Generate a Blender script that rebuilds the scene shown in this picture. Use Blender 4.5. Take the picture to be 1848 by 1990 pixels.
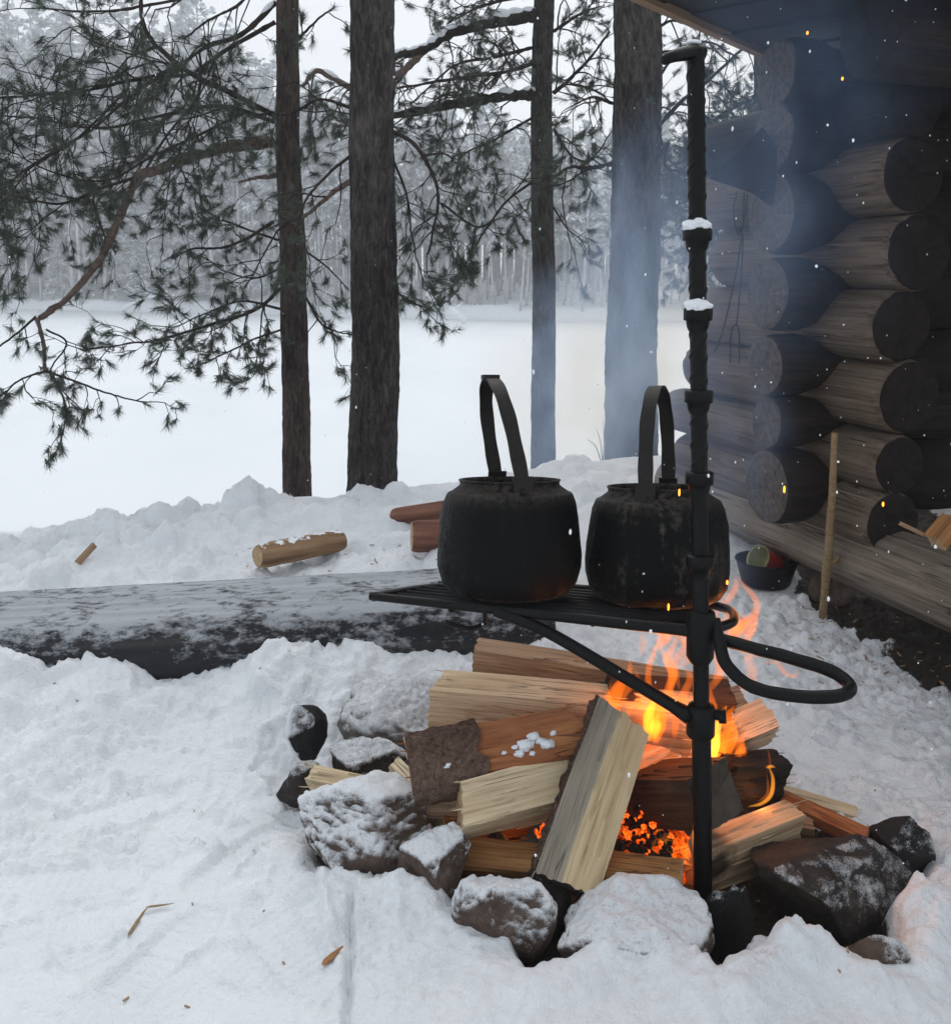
import bpy, math, random
import numpy as np
from mathutils import Vector, Matrix

random.seed(7)
rng = np.random.default_rng(11)
R = math.radians
S = bpy.context.scene
for o in list(bpy.data.objects):
    bpy.data.objects.remove(o)
COL = S.collection

# ------------------------------------------------------------------ camera
CAMZ = 1.05
PITCH = R(8.0)
F = 1848.0                       # focal length in units of the 1848 wide picture
PX, PY = 924.0, 800.0            # principal point
cam_d = bpy.data.cameras.new('camera')
cam = bpy.data.objects.new('camera', cam_d)
COL.objects.link(cam)
cam.location = (0, 0, CAMZ)
cam.rotation_euler = (math.pi / 2 - PITCH, 0, 0)
cam_d.sensor_fit = 'HORIZONTAL'
cam_d.sensor_width = 36.0
cam_d.lens = 36.0 * F / 1848.0
cam_d.shift_y = -(995.0 - PY) / 1848.0
cam_d.clip_start = 0.02
cam_d.clip_end = 2000
S.camera = cam

# ------------------------------------------------------------------ sky, sun, exposure
SUN_EL, SUN_AZ = R(50), R(12)
w = bpy.data.worlds.new('World')
S.world = w
w.use_nodes = True
nt = w.node_tree
nt.nodes.clear()
wo = nt.nodes.new('ShaderNodeOutputWorld')
bg = nt.nodes.new('ShaderNodeBackground')
sky = nt.nodes.new('ShaderNodeTexSky')
sky.sky_type = 'NISHITA'
sky.sun_disc = False
sky.sun_elevation = SUN_EL
sky.sun_rotation = SUN_AZ
sky.air_density = 1.0
sky.dust_density = 4.0
sky.ozone_density = 1.0
hs = nt.nodes.new('ShaderNodeHueSaturation')
hs.inputs['Saturation'].default_value = 0.30
mixc = nt.nodes.new('ShaderNodeMix')
mixc.data_type = 'RGBA'
mixc.inputs['Factor'].default_value = 0.75          # cloud deck over the clear sky
mixc.inputs[7].default_value = (8.7, 9.15, 9.7, 1)
nt.links.new(sky.outputs[0], hs.inputs['Color'])
nt.links.new(hs.outputs[0], mixc.inputs[6])
nt.links.new(mixc.outputs[2], bg.inputs['Color'])
bg.inputs['Strength'].default_value = 0.08
nt.links.new(bg.outputs[0], wo.inputs['Surface'])

sun_d = bpy.data.lights.new('sun', 'SUN')
sun_d.energy = 0.9
sun_d.angle = R(60)
sun_d.color = (1.0, 0.97, 0.93)
sun = bpy.data.objects.new('sun', sun_d)
COL.objects.link(sun)
sd = Vector((math.sin(SUN_AZ) * math.cos(SUN_EL), math.cos(SUN_AZ) * math.cos(SUN_EL), math.sin(SUN_EL)))
sun.rotation_euler = (-sd).to_track_quat('-Z', 'Y').to_euler()

S.view_settings.view_transform = 'Standard'
S.view_settings.look = 'None'
S.view_settings.exposure = 0.44
S.view_settings.gamma = 1.0
S.view_settings.use_curve_mapping = False
S.render.engine = 'CYCLES'
cy = S.cycles
cy.use_denoising = True
cy.use_adaptive_sampling = True
cy.adaptive_threshold = 0.015
cy.max_bounces = 8
cy.diffuse_bounces = 3
cy.glossy_bounces = 2
cy.volume_bounces = 4
cy.transparent_max_bounces = 40
cy.sample_clamp_indirect = 4.0
cy.caustics_reflective = False
cy.caustics_refractive = False

# ------------------------------------------------------------------ picture to place
_f = np.array([0, math.cos(PITCH), -math.sin(PITCH)])
_u = np.array([0, math.sin(PITCH), math.cos(PITCH)])
_r = np.array([1.0, 0, 0])
_c = np.array([0, 0, CAMZ])

def ray(u, v):
    return _f + (u - PX) / F * _r - (v - PY) / F * _u

def pt(u, v, y):
    d = ray(u, v)
    return _c + d * (y / d[1])

def on_z(u, v, z):
    d = ray(u, v)
    return _c + d * ((z - CAMZ) / d[2])

def scale_at(p):
    """metres per picture unit at a point"""
    return float(np.dot(np.asarray(p) - _c, _f)) / F

# ------------------------------------------------------------------ noise
def _hash(ix, iy, iz):
    h = (ix.astype(np.int64) * 374761393 + iy.astype(np.int64) * 668265263 + iz.astype(np.int64) * 2147483647 % 1013904223) & 0xFFFFFFFF
    h = ((h ^ (h >> 13)) * 1274126177) & 0xFFFFFFFF
    h = (h ^ (h >> 16)) & 0xFFFFFFFF
    return h.astype(np.float64) / 4294967295.0

def vnoise(x, y, z=0.0):
    x, y, z = np.broadcast_arrays(np.asarray(x, float), np.asarray(y, float), np.asarray(z, float))
    ix, iy, iz = np.floor(x), np.floor(y), np.floor(z)
    fx, fy, fz = x - ix, y - iy, z - iz
    fx, fy, fz = [t * t * t * (t * (t * 6 - 15) + 10) for t in (fx, fy, fz)]
    def H(a, b, c):
        return _hash(ix + a, iy + b, iz + c)
    x00 = H(0, 0, 0) * (1 - fx) + H(1, 0, 0) * fx
    x10 = H(0, 1, 0) * (1 - fx) + H(1, 1, 0) * fx
    x01 = H(0, 0, 1) * (1 - fx) + H(1, 0, 1) * fx
    x11 = H(0, 1, 1) * (1 - fx) + H(1, 1, 1) * fx
    y0 = x00 * (1 - fy) + x10 * fy
    y1 = x01 * (1 - fy) + x11 * fy
    return (y0 * (1 - fz) + y1 * fz) * 2 - 1

def fbm(x, y, z=0.0, o=4, g=0.5):
    s, a, t = 0.0, 1.0, 0.0
    for i in range(o):
        k = 2.03 ** i
        s = s + a * vnoise(np.asarray(x) * k + 13.7 * i, np.asarray(y) * k + 5.1 * i, np.asarray(z) * k + 9.3 * i)
        t += a
        a *= g
    return s / t

def smooth(a, b, x):
    t = np.clip((np.asarray(x, float) - a) / (b - a), 0, 1)
    return t * t * (3 - 2 * t)

# ------------------------------------------------------------------ objects
def link(o, parent=None):
    COL.objects.link(o)
    if parent is not None:
        o.parent = parent
    return o

def thing(name, label, cat, loc=(0, 0, 0), group=None):
    o = bpy.data.objects.new(name, None)
    o.empty_display_size = 0.05
    link(o)
    o.location = Vector([float(c) for c in loc])
    o['label'] = label
    o['category'] = cat
    if group:
        o['group'] = group
    return o

def tag(o, label=None, cat=None, group=None, kind=None):
    if label: o['label'] = label
    if cat: o['category'] = cat
    if group: o['group'] = group
    if kind: o['kind'] = kind
    return o

class MB:
    """collects geometry in world space (or local, if no origin is given)"""
    def __init__(s):
        s.V, s.F, s.M, s.n = [], [], [], 0
        s.A = {}
    def add(s, V, Fs, m=0):
        V = np.asarray(V, float).reshape(-1, 3)
        s.V.append(V)
        for f in Fs:
            s.F.append([i + s.n for i in f])
        if isinstance(m, int):
            s.M += [m] * len(Fs)
        else:
            s.M += list(m)
        s.n += len(V)
        return s
    def build(s, name, mats, parent=None, smooth_=True, origin=None, attrs=None, mat4=None):
        V = np.concatenate(s.V) if s.V else np.zeros((0, 3))
        if parent is not None and mat4 is None and origin is None:
            V = V - np.array(parent.location)
        if origin is not None:
            V = V - np.asarray(origin, float)
        me = bpy.data.meshes.new(name)
        me.from_pydata(V.tolist(), [], s.F)
        if not isinstance(mats, (list, tuple)):
            mats = [mats]
        for m in mats:
            me.materials.append(m)
        if len(mats) > 1:
            me.polygons.foreach_set('material_index', np.array(s.M, dtype=np.int32))
        sm = np.full(len(me.polygons), bool(smooth_))
        me.polygons.foreach_set('use_smooth', sm)
        if attrs:
            for k, a in attrs.items():
                at = me.attributes.new(k, 'FLOAT', 'POINT')
                at.data.foreach_set('value', np.asarray(a, dtype=np.float32))
        me.update()
        o = bpy.data.objects.new(name, me)
        link(o, parent)
        if origin is not None:
            o.location = Vector([float(c) for c in origin])
            if parent is not None:
                o.location = o.location - parent.location
        if mat4 is not None:
            o.matrix_world = mat4
        return o

def fast_mesh(name, V, Q, mat, parent=None, smooth_=True, attrs=None, tri=False):
    V = np.asarray(V, np.float32)
    Q = np.asarray(Q, np.int32)
    k = Q.shape[1]
    me = bpy.data.meshes.new(name)
    me.vertices.add(len(V))
    me.vertices.foreach_set('co', V.ravel())
    me.loops.add(Q.size)
    me.loops.foreach_set('vertex_index', Q.ravel())
    me.polygons.add(len(Q))
    me.polygons.foreach_set('loop_start', np.arange(0, Q.size, k, dtype=np.int32))
    me.polygons.foreach_set('loop_total', np.full(len(Q), k, dtype=np.int32))
    me.polygons.foreach_set('use_smooth', np.full(len(Q), bool(smooth_)))
    mats = mat if isinstance(mat, (list, tuple)) else [mat]
    for m in mats:
        me.materials.append(m)
    if attrs:
        for kk, a in attrs.items():
            if kk == 'material_index':
                me.polygons.foreach_set('material_index', np.asarray(a, np.int32))
                continue
            at = me.attributes.new(kk, 'FLOAT', 'POINT')
            at.data.foreach_set('value', np.asarray(a, np.float32))
    me.update(calc_edges=True)
    me.validate()
    o = bpy.data.objects.new(name, me)
    link(o, parent)
    return o

def cat_rom(P, n):
    P = np.asarray(P, float)
    if len(P) < 3:
        t = np.linspace(0, 1, n)[:, None]
        return P[0] * (1 - t) + P[-1] * t
    Q = np.vstack([2 * P[0] - P[1], P, 2 * P[-1] - P[-2]])
    segs = len(P) - 1
    out = []
    for t in np.linspace(0, segs, n):
        i = min(int(t), segs - 1)
        f = t - i
        p0, p1, p2, p3 = Q[i], Q[i + 1], Q[i + 2], Q[i + 3]
        out.append(0.5 * ((2 * p1) + (-p0 + p2) * f + (2 * p0 - 5 * p1 + 4 * p2 - p3) * f * f + (-p0 + 3 * p1 - 3 * p2 + p3) * f ** 3))
    return np.array(out)

def frames(P):
    P = np.asarray(P, float)
    T = np.gradient(P, axis=0)
    T /= np.linalg.norm(T, axis=1)[:, None] + 1e-9
    up = np.array([0, 0, 1.0]) if abs(T[0][2]) < 0.9 else np.array([1.0, 0, 0])
    N = np.zeros_like(P)
    n = np.cross(up, T[0]); n /= np.linalg.norm(n)
    for i in range(len(P)):
        n = n - T[i] * np.dot(n, T[i])
        n /= np.linalg.norm(n) + 1e-9
        N[i] = n
    return T, N, np.cross(T, N)

def tube(P, rad, n=8, caps=True, sx=1.0, sy=1.0, bump=None):
    P = np.asarray(P, float)
    m = len(P)
    rad = np.broadcast_to(np.asarray(rad, float), (m,))
    T, N, B = frames(P)
    a = np.linspace(0, 2 * math.pi, n, endpoint=False)
    ca, sa = np.cos(a) * sx, np.sin(a) * sy
    rr = rad[:, None] * np.ones((m, n))
    if bump is not None:
        rr = rr * (1 + bump(a[None, :] * np.ones((m, 1)), np.arange(m)[:, None] * np.ones((1, n))))
    V = P[:, None, :] + rr[:, :, None] * (ca[None, :, None] * N[:, None, :] + sa[None, :, None] * B[:, None, :])
    V = V.reshape(-1, 3)
    Fs = []
    for i in range(m - 1):
        for j in range(n):
            k = (j + 1) % n
            Fs.append((i * n + j, i * n + k, (i + 1) * n + k, (i + 1) * n + j))
    if caps:
        Fs.append(tuple(range(n - 1, -1, -1)))
        Fs.append(tuple((m - 1) * n + j for j in range(n)))
    return V, Fs

def lathe(prof, n=48, c=(0, 0, 0), close=False):
    V, Fs = [], []
    c = np.asarray(c, float)
    for r_, z_ in prof:
        for j in range(n):
            a = 2 * math.pi * j / n
            V.append(c + np.array([r_ * math.cos(a), r_ * math.sin(a), z_]))
    for i in range(len(prof) - 1):
        for j in range(n):
            k = (j + 1) % n
            Fs.append((i * n + j, i * n + k, (i + 1) * n + k, (i + 1) * n + j))
    return np.array(V), Fs

def box(c, ax, ay, az):
    c, ax, ay, az = [np.asarray(t, float) for t in (c, ax, ay, az)]
    V = [c + sx * ax + sy * ay + sz * az for sz in (-1, 1) for sy in (-1, 1) for sx in (-1, 1)]
    return V, [(0, 2, 3, 1), (4, 5, 7, 6), (0, 1, 5, 4), (2, 6, 7, 3), (0, 4, 6, 2), (1, 3, 7, 5)]

def unit(v):
    v = np.asarray(v, float)
    return v / (np.linalg.norm(v) + 1e-12)

# ------------------------------------------------------------------ materials
class NT:
    def __init__(s, name):
        s.m = bpy.data.materials.new(name)
        s.m.use_nodes = True
        s.t = s.m.node_tree
        s.t.nodes.clear()
        s.out = s.t.nodes.new('ShaderNodeOutputMaterial')
    def n(s, typ, **kw):
        nd = s.t.nodes.new(typ)
        for k, v in kw.items():
            setattr(nd, k, v)
        return nd
    def l(s, a, b):
        s.t.links.new(a, b)
    def val(s, nd, **kw):
        for k, v in kw.items():
            nd.inputs[k].default_value = v
        return nd
    def coord(s, kind='Object', scale=(1, 1, 1)):
        tc = s.n('ShaderNodeTexCoord')
        mp = s.n('ShaderNodeMapping')
        mp.inputs['Scale'].default_value = scale
        s.l(tc.outputs[kind], mp.inputs['Vector'])
        return mp.outputs[0]
    def noise(s, vec, scale, detail=4, rough=0.55, dist=0.0):
        nd = s.n('ShaderNodeTexNoise')
        s.val(nd, Scale=scale, Detail=detail, Roughness=rough, Distortion=dist)
        if vec is not None:
            s.l(vec, nd.inputs['Vector'])
        return nd.outputs[0]
    def ramp(s, fac, stops, interp='LINEAR'):
        nd = s.n('ShaderNodeValToRGB')
        nd.color_ramp.interpolation = interp
        els = nd.color_ramp.elements
        while len(els) < len(stops):
            els.new(0.5)
        for e, (p, c) in zip(els, stops):
            e.position = p
            e.color = (c, c, c, 1) if isinstance(c, (int, float)) else (c[0], c[1], c[2], 1)
        s.l(fac, nd.inputs[0])
        return nd.outputs[0]
    def math(s, op, a, b=0.0, clamp=False):
        nd = s.n('ShaderNodeMath', operation=op)
        nd.use_clamp = clamp
        for i, x in enumerate((a, b)):
            if isinstance(x, (int, float)):
                nd.inputs[i].default_value = x
            else:
                s.l(x, nd.inputs[i])
        return nd.outputs[0]
    def mix(s, fac, a, b):
        nd = s.n('ShaderNodeMix', data_type='RGBA')
        for i, x in ((0, fac), (6, a), (7, b)):
            if isinstance(x, (int, float)):
                nd.inputs[i].default_value = x
            elif isinstance(x, (tuple, list)):
                nd.inputs[i].default_value = (x[0], x[1], x[2], 1)
            else:
                s.l(x, nd.inputs[i])
        return nd.outputs[2]
    def attr(s, name):
        nd = s.n('ShaderNodeAttribute')
        nd.attribute_name = name
        return nd.outputs['Fac']
    def normal_z(s):
        g = s.n('ShaderNodeNewGeometry')
        sp = s.n('ShaderNodeSeparateXYZ')
        s.l(g.outputs['Normal'], sp.inputs[0])
        return sp.outputs[2]
    def pbsdf(s, color, rough=0.8, bump=None, bstr=0.3, bdist=0.01, spec=0.3, metal=0.0, **kw):
        p = s.n('ShaderNodeBsdfPrincipled')
        for nm, x in (('Base Color', color), ('Roughness', rough)):
            if isinstance(x, (int, float)):
                p.inputs[nm].default_value = x
            elif isinstance(x, (tuple, list)):
                p.inputs[nm].default_value = (x[0], x[1], x[2], 1)
            else:
                s.l(x, p.inputs[nm])
        p.inputs['Specular IOR Level'].default_value = spec
        p.inputs['Metallic'].default_value = metal
        if bump is not None:
            b = s.n('ShaderNodeBump')
            b.inputs['Strength'].default_value = bstr
            b.inputs['Distance'].default_value = bdist
            s.l(bump, b.inputs['Height'])
            s.l(b.outputs[0], p.inputs['Normal'])
        for k, v in kw.items():
            p.inputs[k].default_value = v
        s.l(p.outputs[0], s.out.inputs['Surface'])
        return p

SNOW = (0.86, 0.89, 0.93)

def snow_parts(m, vec):
    f1 = m.noise(vec, 240, 3, 0.6)
    f2 = m.noise(vec, 45, 4, 0.6)
    h = m.math('ADD', m.math('MULTIPLY', f1, 0.35), f2)
    return h

def mat_snow(name='snow', dirt=False):
    m = NT(name)
    v = m.coord('Object')
    h = snow_parts(m, v)
    c = m.mix(m.ramp(m.noise(v, 3.0, 5, 0.6), [(0.35, 0.0), (0.75, 1.0)]), (0.81, 0.835, 0.865) if dirt else SNOW, (0.70, 0.73, 0.765) if dirt else (0.78, 0.815, 0.855))
    if dirt:
        d = m.attr('dirt')
        dn = m.noise(v, 38, 6, 0.7)
        fac = m.ramp(m.math('ADD', d, m.math('MULTIPLY', m.math('SUBTRACT', dn, 0.5), 0.9)), [(0.46, 0.0), (0.58, 1.0)])
        dc = m.ramp(m.noise(v, 90, 5, 0.7), [(0.3, (0.010, 0.008, 0.007)), (0.55, (0.032, 0.023, 0.017)), (0.75, (0.085, 0.062, 0.042))])
        soil = m.attr('soot')
        sf = m.math('MULTIPLY', soil, m.ramp(m.noise(v, 26, 5, 0.7), [(0.42, 0.0), (0.66, 1.0)]))
        c = m.mix(sf, c, (0.42, 0.42, 0.43))
        c = m.mix(fac, c, dc)
    m.pbsdf(c, 0.75, h, 0.8, 0.010, 0.25)
    return m.m

def mat_wood(name, stops, grain=55.0, along=2.5, rough=0.75, bstr=0.35, rnd=0.5, stripe=None, burn=None):
    """split or sawn wood, grain along local X"""
    m = NT(name)
    tc = m.n('ShaderNodeTexCoord')
    oi = m.n('ShaderNodeObjectInfo')
    ad = m.n('ShaderNodeVectorMath', operation='ADD')
    m.l(tc.outputs['Object'], ad.inputs[0])
    m.l(oi.outputs['Random'], ad.inputs[1])
    mp = m.n('ShaderNodeMapping')
    mp.inputs['Scale'].default_value = (along, grain, grain)
    m.l(ad.outputs[0], mp.inputs['Vector'])
    n1 = m.noise(mp.outputs[0], 1.0, 6, 0.6, 0.4)
    mp2 = m.n('ShaderNodeMapping')
    mp2.inputs['Scale'].default_value = (along * 3, grain * 4, grain * 4)
    m.l(ad.outputs[0], mp2.inputs['Vector'])
    n2 = m.noise(mp2.outputs[0], 1.0, 4, 0.6, 0.2)
    big = m.noise(ad.outputs[0], 9.0, 3, 0.5)
    f = m.math('ADD', m.math('MULTIPLY', n1, 0.42), m.math('MULTIPLY', n2, 0.40))
    f = m.math('ADD', f, m.math('MULTIPLY', big, 0.18))
    c = m.ramp(f, stops)
    mp3 = m.n('ShaderNodeMapping')
    mp3.inputs['Scale'].default_value = (along * 0.8, grain * 1.3, grain * 1.3)
    m.l(ad.outputs[0], mp3.inputs['Vector'])
    n3 = m.noise(mp3.outputs[0], 1.0, 3, 0.5, 1.2)
    ck = m.ramp(n3, [(0.475, 0.0), (0.497, 1.0), (0.503, 1.0), (0.525, 0.0)])
    ck = m.math('MULTIPLY', ck, m.ramp(big, [(0.42, 0.0), (0.6, 0.75)]))
    if stripe:
        sp = m.n('ShaderNodeSeparateXYZ')
        m.l(tc.outputs['Object'], sp.inputs[0])
        wv = m.math('ADD', sp.outputs[1], m.math('MULTIPLY', n1, 0.02))
        k = m.ramp(wv, [(stripe[0], 1.0), (min(1, stripe[0] + 0.006), 0.0)]) if False else None
        e = m.math('MULTIPLY', m.math('SUBTRACT', wv, stripe[0]), 160.0)
        e = m.math('ADD', e, 0.5, True)
        c = m.mix(e, m.ramp(f, stripe[1]), c)
    c = m.mix(ck, c, tuple(x * 0.35 for x in stops[0][1]))
    if burn:
        g_ = m.n('ShaderNodeNewGeometry')
        for (bx, by, bz, br) in burn:
            ds = m.n('ShaderNodeVectorMath', operation='DISTANCE')
            m.l(g_.outputs['Position'], ds.inputs[0]); ds.inputs[1].default_value = (bx, by, bz)
            q_ = m.math('ADD', m.math('DIVIDE', ds.outputs['Value'], br), m.math('MULTIPLY', m.math('SUBTRACT', n1, 0.5), 1.1))
            q_ = m.math('ADD', q_, m.math('MULTIPLY', m.math('SUBTRACT', big, 0.5), 0.9))
            c = m.mix(m.ramp(q_, [(0.45, 0.93), (0.85, 0.0)]), c, (0.012, 0.009, 0.008))
            c = m.mix(m.ramp(q_, [(0.7, 0.0), (0.82, 0.55), (1.15, 0.0)]), c, (0.13, 0.065, 0.03))
    h = m.math('SUBTRACT', m.math('ADD', n1, m.math('MULTIPLY', n2, 0.9)), ck)
    m.pbsdf(c, rough, h, bstr, 0.006, 0.25)
    return m.m

def mat_end(name, c1, c2, rings=260.0, rough=0.8):
    m = NT(name)
    tc = m.n('ShaderNodeTexCoord')
    sp = m.n('ShaderNodeSeparateXYZ')
    m.l(tc.outputs['Object'], sp.inputs[0])
    cb = m.n('ShaderNodeCombineXYZ')
    m.l(sp.outputs[1], cb.inputs[1]); m.l(sp.outputs[2], cb.inputs[2])
    ln = m.n('ShaderNodeVectorMath', operation='LENGTH')
    m.l(cb.outputs[0], ln.inputs[0])
    nr = m.n('ShaderNodeVectorMath', operation='NORMALIZE')
    m.l(cb.outputs[0], nr.inputs[0])
    oi = m.n('ShaderNodeObjectInfo')
    sh = m.n('ShaderNodeVectorMath', operation='ADD')
    m.l(nr.outputs[0], sh.inputs[0]); m.l(oi.outputs['Location'], sh.inputs[1])
    rad = m.noise(sh.outputs[0], 5.5, 5, 0.75)                     # streaks running out from the heart
    nn = m.noise(tc.outputs['Object'], 14, 4, 0.6)
    rr = m.math('ADD', m.math('MULTIPLY', ln.outputs['Value'], rings), m.math('MULTIPLY', nn, 5.0))
    wv = m.math('SINE', rr)
    n2 = m.noise(tc.outputs['Object'], 60, 6, 0.7)
    f = m.math('ADD', m.math('MULTIPLY', wv, 0.025), m.math('ADD', m.math('MULTIPLY', rad, 0.60), m.math('MULTIPLY', n2, 0.45)))
    c = m.ramp(f, [(0.36, c1), (0.64, c2)])
    crack = m.ramp(rad, [(0.30, 1.0), (0.36, 0.0)])
    c = m.mix(crack, c, tuple(x * 0.25 for x in c1))
    m.pbsdf(c, rough, m.math('SUBTRACT', f, crack), 0.6, 0.008, 0.2)
    return m.m

def mat_bark(name, c1, c2, c3, scale=1.0, zs=0.25, rough=0.9):
    m = NT(name)
    v = m.coord('Object', (48 * scale, 48 * scale, 48 * scale * zs))
    n1 = m.noise(v, 1.0, 8, 0.72, 0.8)
    v2 = m.coord('Object', (3, 3, 1.2))
    n2 = m.noise(v2, 1.0, 4, 0.6)
    f = m.math('ADD', m.math('MULTIPLY', n1, 0.65), m.math('MULTIPLY', n2, 0.35))
    c = m.ramp(f, [(0.40, c1), (0.5, c2), (0.62, c3)])
    m.pbsdf(c, rough, n1, 1.0, 0.02, 0.15)
    return m.m

def mat_stone(name, c1, c2, c3):
    m = NT(name)
    v = m.coord('Object')
    n1 = m.noise(v, 16, 8, 0.68)
    n2 = m.noise(v, 90, 5, 0.7)
    c = m.ramp(m.math('ADD', m.math('MULTIPLY', n1, 0.7), m.math('MULTIPLY', n2, 0.3)), [(0.32, c1), (0.5, c2), (0.7, c3)])
    a = m.attr('snow')
    e = m.noise(v, 95, 5, 0.75)
    e2 = m.noise(v, 30, 4, 0.6)
    e3 = m.noise(v, 420, 3, 0.7)
    f = m.math('ADD', a, m.math('ADD', m.math('MULTIPLY', m.math('SUBTRACT', e, 0.5), 0.75), m.math('MULTIPLY', m.math('SUBTRACT', e2, 0.5), 0.45)))
    f = m.math('ADD', f, m.math('MULTIPLY', m.math('SUBTRACT', e3, 0.5), 1.3))
    fac = m.ramp(f, [(0.28, 0.0), (0.92, 1.0)])
    c = m.mix(fac, c, (0.72, 0.745, 0.775))
    h = m.math('ADD', m.math('MULTIPLY', fac, 0.6), m.math('ADD', n2, n1))
    m.pbsdf(c, 0.8, h, 0.6, 0.008, 0.3)
    return m.m

def mat_plain(name, c, rough=0.6, metal=0.0, spec=0.4, var=0.25, nscale=60, bstr=0.3, bdist=0.002):
    m = NT(name)
    v = m.coord('Object')
    n = m.noise(v, nscale, 5, 0.65)
    cc = m.ramp(n, [(0.3, tuple(x * (1 - var) for x in c)), (0.7, tuple(min(1, x * (1 + var)) for x in c))])
    m.pbsdf(cc, rough, n, bstr, bdist, spec, metal)
    return m.m

def mat_emit(name, c, s):
    m = NT(name)
    e = m.n('ShaderNodeEmission')
    e.inputs[0].default_value = (*c, 1)
    e.inputs[1].default_value = s
    m.l(e.outputs[0], m.out.inputs['Surface'])
    return m.m

def mat_flame(name, c, s, soot=0.0):
    m = NT(name)
    e = m.n('ShaderNodeEmission')
    e.inputs[0].default_value = (*c, 1)
    e.inputs[1].default_value = s
    ab = m.n('ShaderNodeVolumeAbsorption')
    ab.inputs[0].default_value = (0.92, 0.45, 0.10, 1)
    ab.inputs[1].default_value = soot
    ad = m.n('ShaderNodeAddShader')
    m.l(e.outputs[0], ad.inputs[0]); m.l(ab.outputs[0], ad.inputs[1])
    m.l(ad.outputs[0], m.out.inputs['Volume'])
    return m.m

M = {}
BURN = [(*pt(1330, 1425, 1.70), 0.085), (*pt(1300, 1610, 1.57), 0.085), (*pt(1420, 1470, 1.66), 0.06), (*pt(1385, 1680, 1.48), 0.045), (*pt(1080, 1610, 1.56), 0.045), (*pt(1500, 1560, 1.64), 0.05)]
M['ground'] = mat_snow('snow_ground', True)
M['snow'] = mat_snow('snow')
M['lake'] = None
M['pine'] = mat_wood('split_pine', [(0.30, (0.20, 0.12, 0.07)), (0.43, (0.50, 0.355, 0.22)), (0.56, (0.66, 0.50, 0.335)), (0.70, (0.75, 0.60, 0.43))], burn=BURN)
M['pine_pale'] = mat_wood('split_pale', [(0.30, (0.22, 0.155, 0.09)), (0.43, (0.52, 0.40, 0.25)), (0.56, (0.67, 0.545, 0.37)), (0.70, (0.75, 0.635, 0.465))], burn=BURN)
M['pine_brown'] = mat_wood('split_brown', [(0.30, (0.14, 0.075, 0.04)), (0.45, (0.29, 0.175, 0.10)), (0.6, (0.40, 0.27, 0.17)), (0.75, (0.48, 0.35, 0.24))], burn=BURN)
M['pine_orange'] = mat_wood('split_orange', [(0.28, (0.07, 0.03, 0.015)), (0.42, (0.26, 0.115, 0.04)), (0.58, (0.42, 0.215, 0.08)), (0.75, (0.52, 0.32, 0.15))], burn=BURN)
M['pine_red'] = mat_wood('inner_bark', [(0.30, (0.10, 0.04, 0.02)), (0.45, (0.28, 0.10, 0.04)), (0.6, (0.42, 0.18, 0.07)), (0.75, (0.46, 0.30, 0.17))], 40, 5)
M['pine_stripe'] = mat_wood('split_striped', [(0.30, (0.11, 0.095, 0.075)), (0.45, (0.235, 0.21, 0.165)), (0.6, (0.34, 0.305, 0.245)), (0.75, (0.42, 0.375, 0.30))],
                            grain=50, along=2.2, stripe=(0.021, [(0.28, (0.30, 0.21, 0.11)), (0.45, (0.54, 0.42, 0.25)), (0.6, (0.66, 0.54, 0.35)), (0.75, (0.72, 0.61, 0.42))]))
M['end_pale'] = mat_end('end_pale', (0.30, 0.20, 0.11), (0.55, 0.40, 0.24))
M['end_grey'] = mat_end('end_grey', (0.035, 0.03, 0.025), (0.11, 0.095, 0.078))
M['char'] = mat_wood('charred', [(0.3, (0.004, 0.004, 0.004)), (0.55, (0.012, 0.010, 0.009)), (0.75, (0.035, 0.026, 0.020))], 30, 9, 0.65, 0.8)
M['char_brown'] = mat_wood('scorched', [(0.3, (0.008, 0.005, 0.004)), (0.5, (0.045, 0.022, 0.012)), (0.75, (0.14, 0.072, 0.038))], 40, 4, 0.7, 0.6)
M['log_bark'] = mat_bark('firewood_bark', (0.075, 0.044, 0.033), (0.20, 0.125, 0.095), (0.33, 0.235, 0.19), 2.2, 1.0)
M['bark_dark'] = mat_bark('pine_bark', (0.010, 0.009, 0.009), (0.046, 0.040, 0.038), (0.125, 0.110, 0.100))
M['bark_red'] = mat_bark('pine_bark_reddish', (0.012, 0.009, 0.008), (0.056, 0.041, 0.036), (0.128, 0.098, 0.084))
M['limb'] = mat_bark('limb_bark', (0.014, 0.011, 0.010), (0.034, 0.027, 0.023), (0.075, 0.060, 0.052), 0.8, 1.0)
M['limb_pink'] = mat_bark('limb_bark_bare', (0.075, 0.052, 0.044), (0.16, 0.115, 0.096), (0.25, 0.195, 0.17), 0.8, 1.0)
M['iron'] = mat_plain('black_iron', (0.0022, 0.0022, 0.0026), 0.40, 0.0, 0.18, 0.5, 120, 0.5, 0.002)
M['rust'] = mat_plain('dark_rusty_iron', (0.009, 0.0065, 0.006), 0.55, 0.0, 0.28, 0.6, 90, 0.4, 0.002)
M['stone_brown'] = mat_stone('stone_brown', (0.035, 0.024, 0.019), (0.095, 0.066, 0.052), (0.19, 0.15, 0.125))
M['stone_grey'] = mat_stone('stone_grey', (0.05, 0.044, 0.040), (0.13, 0.115, 0.10), (0.25, 0.23, 0.21))
M['stone_dark'] = mat_stone('stone_sooty', (0.008, 0.007, 0.007), (0.028, 0.022, 0.019), (0.075, 0.058, 0.046))
M['stone_black'] = mat_stone('stone_black', (0.004, 0.004, 0.005), (0.010, 0.010, 0.010), (0.022, 0.021, 0.021))

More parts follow.
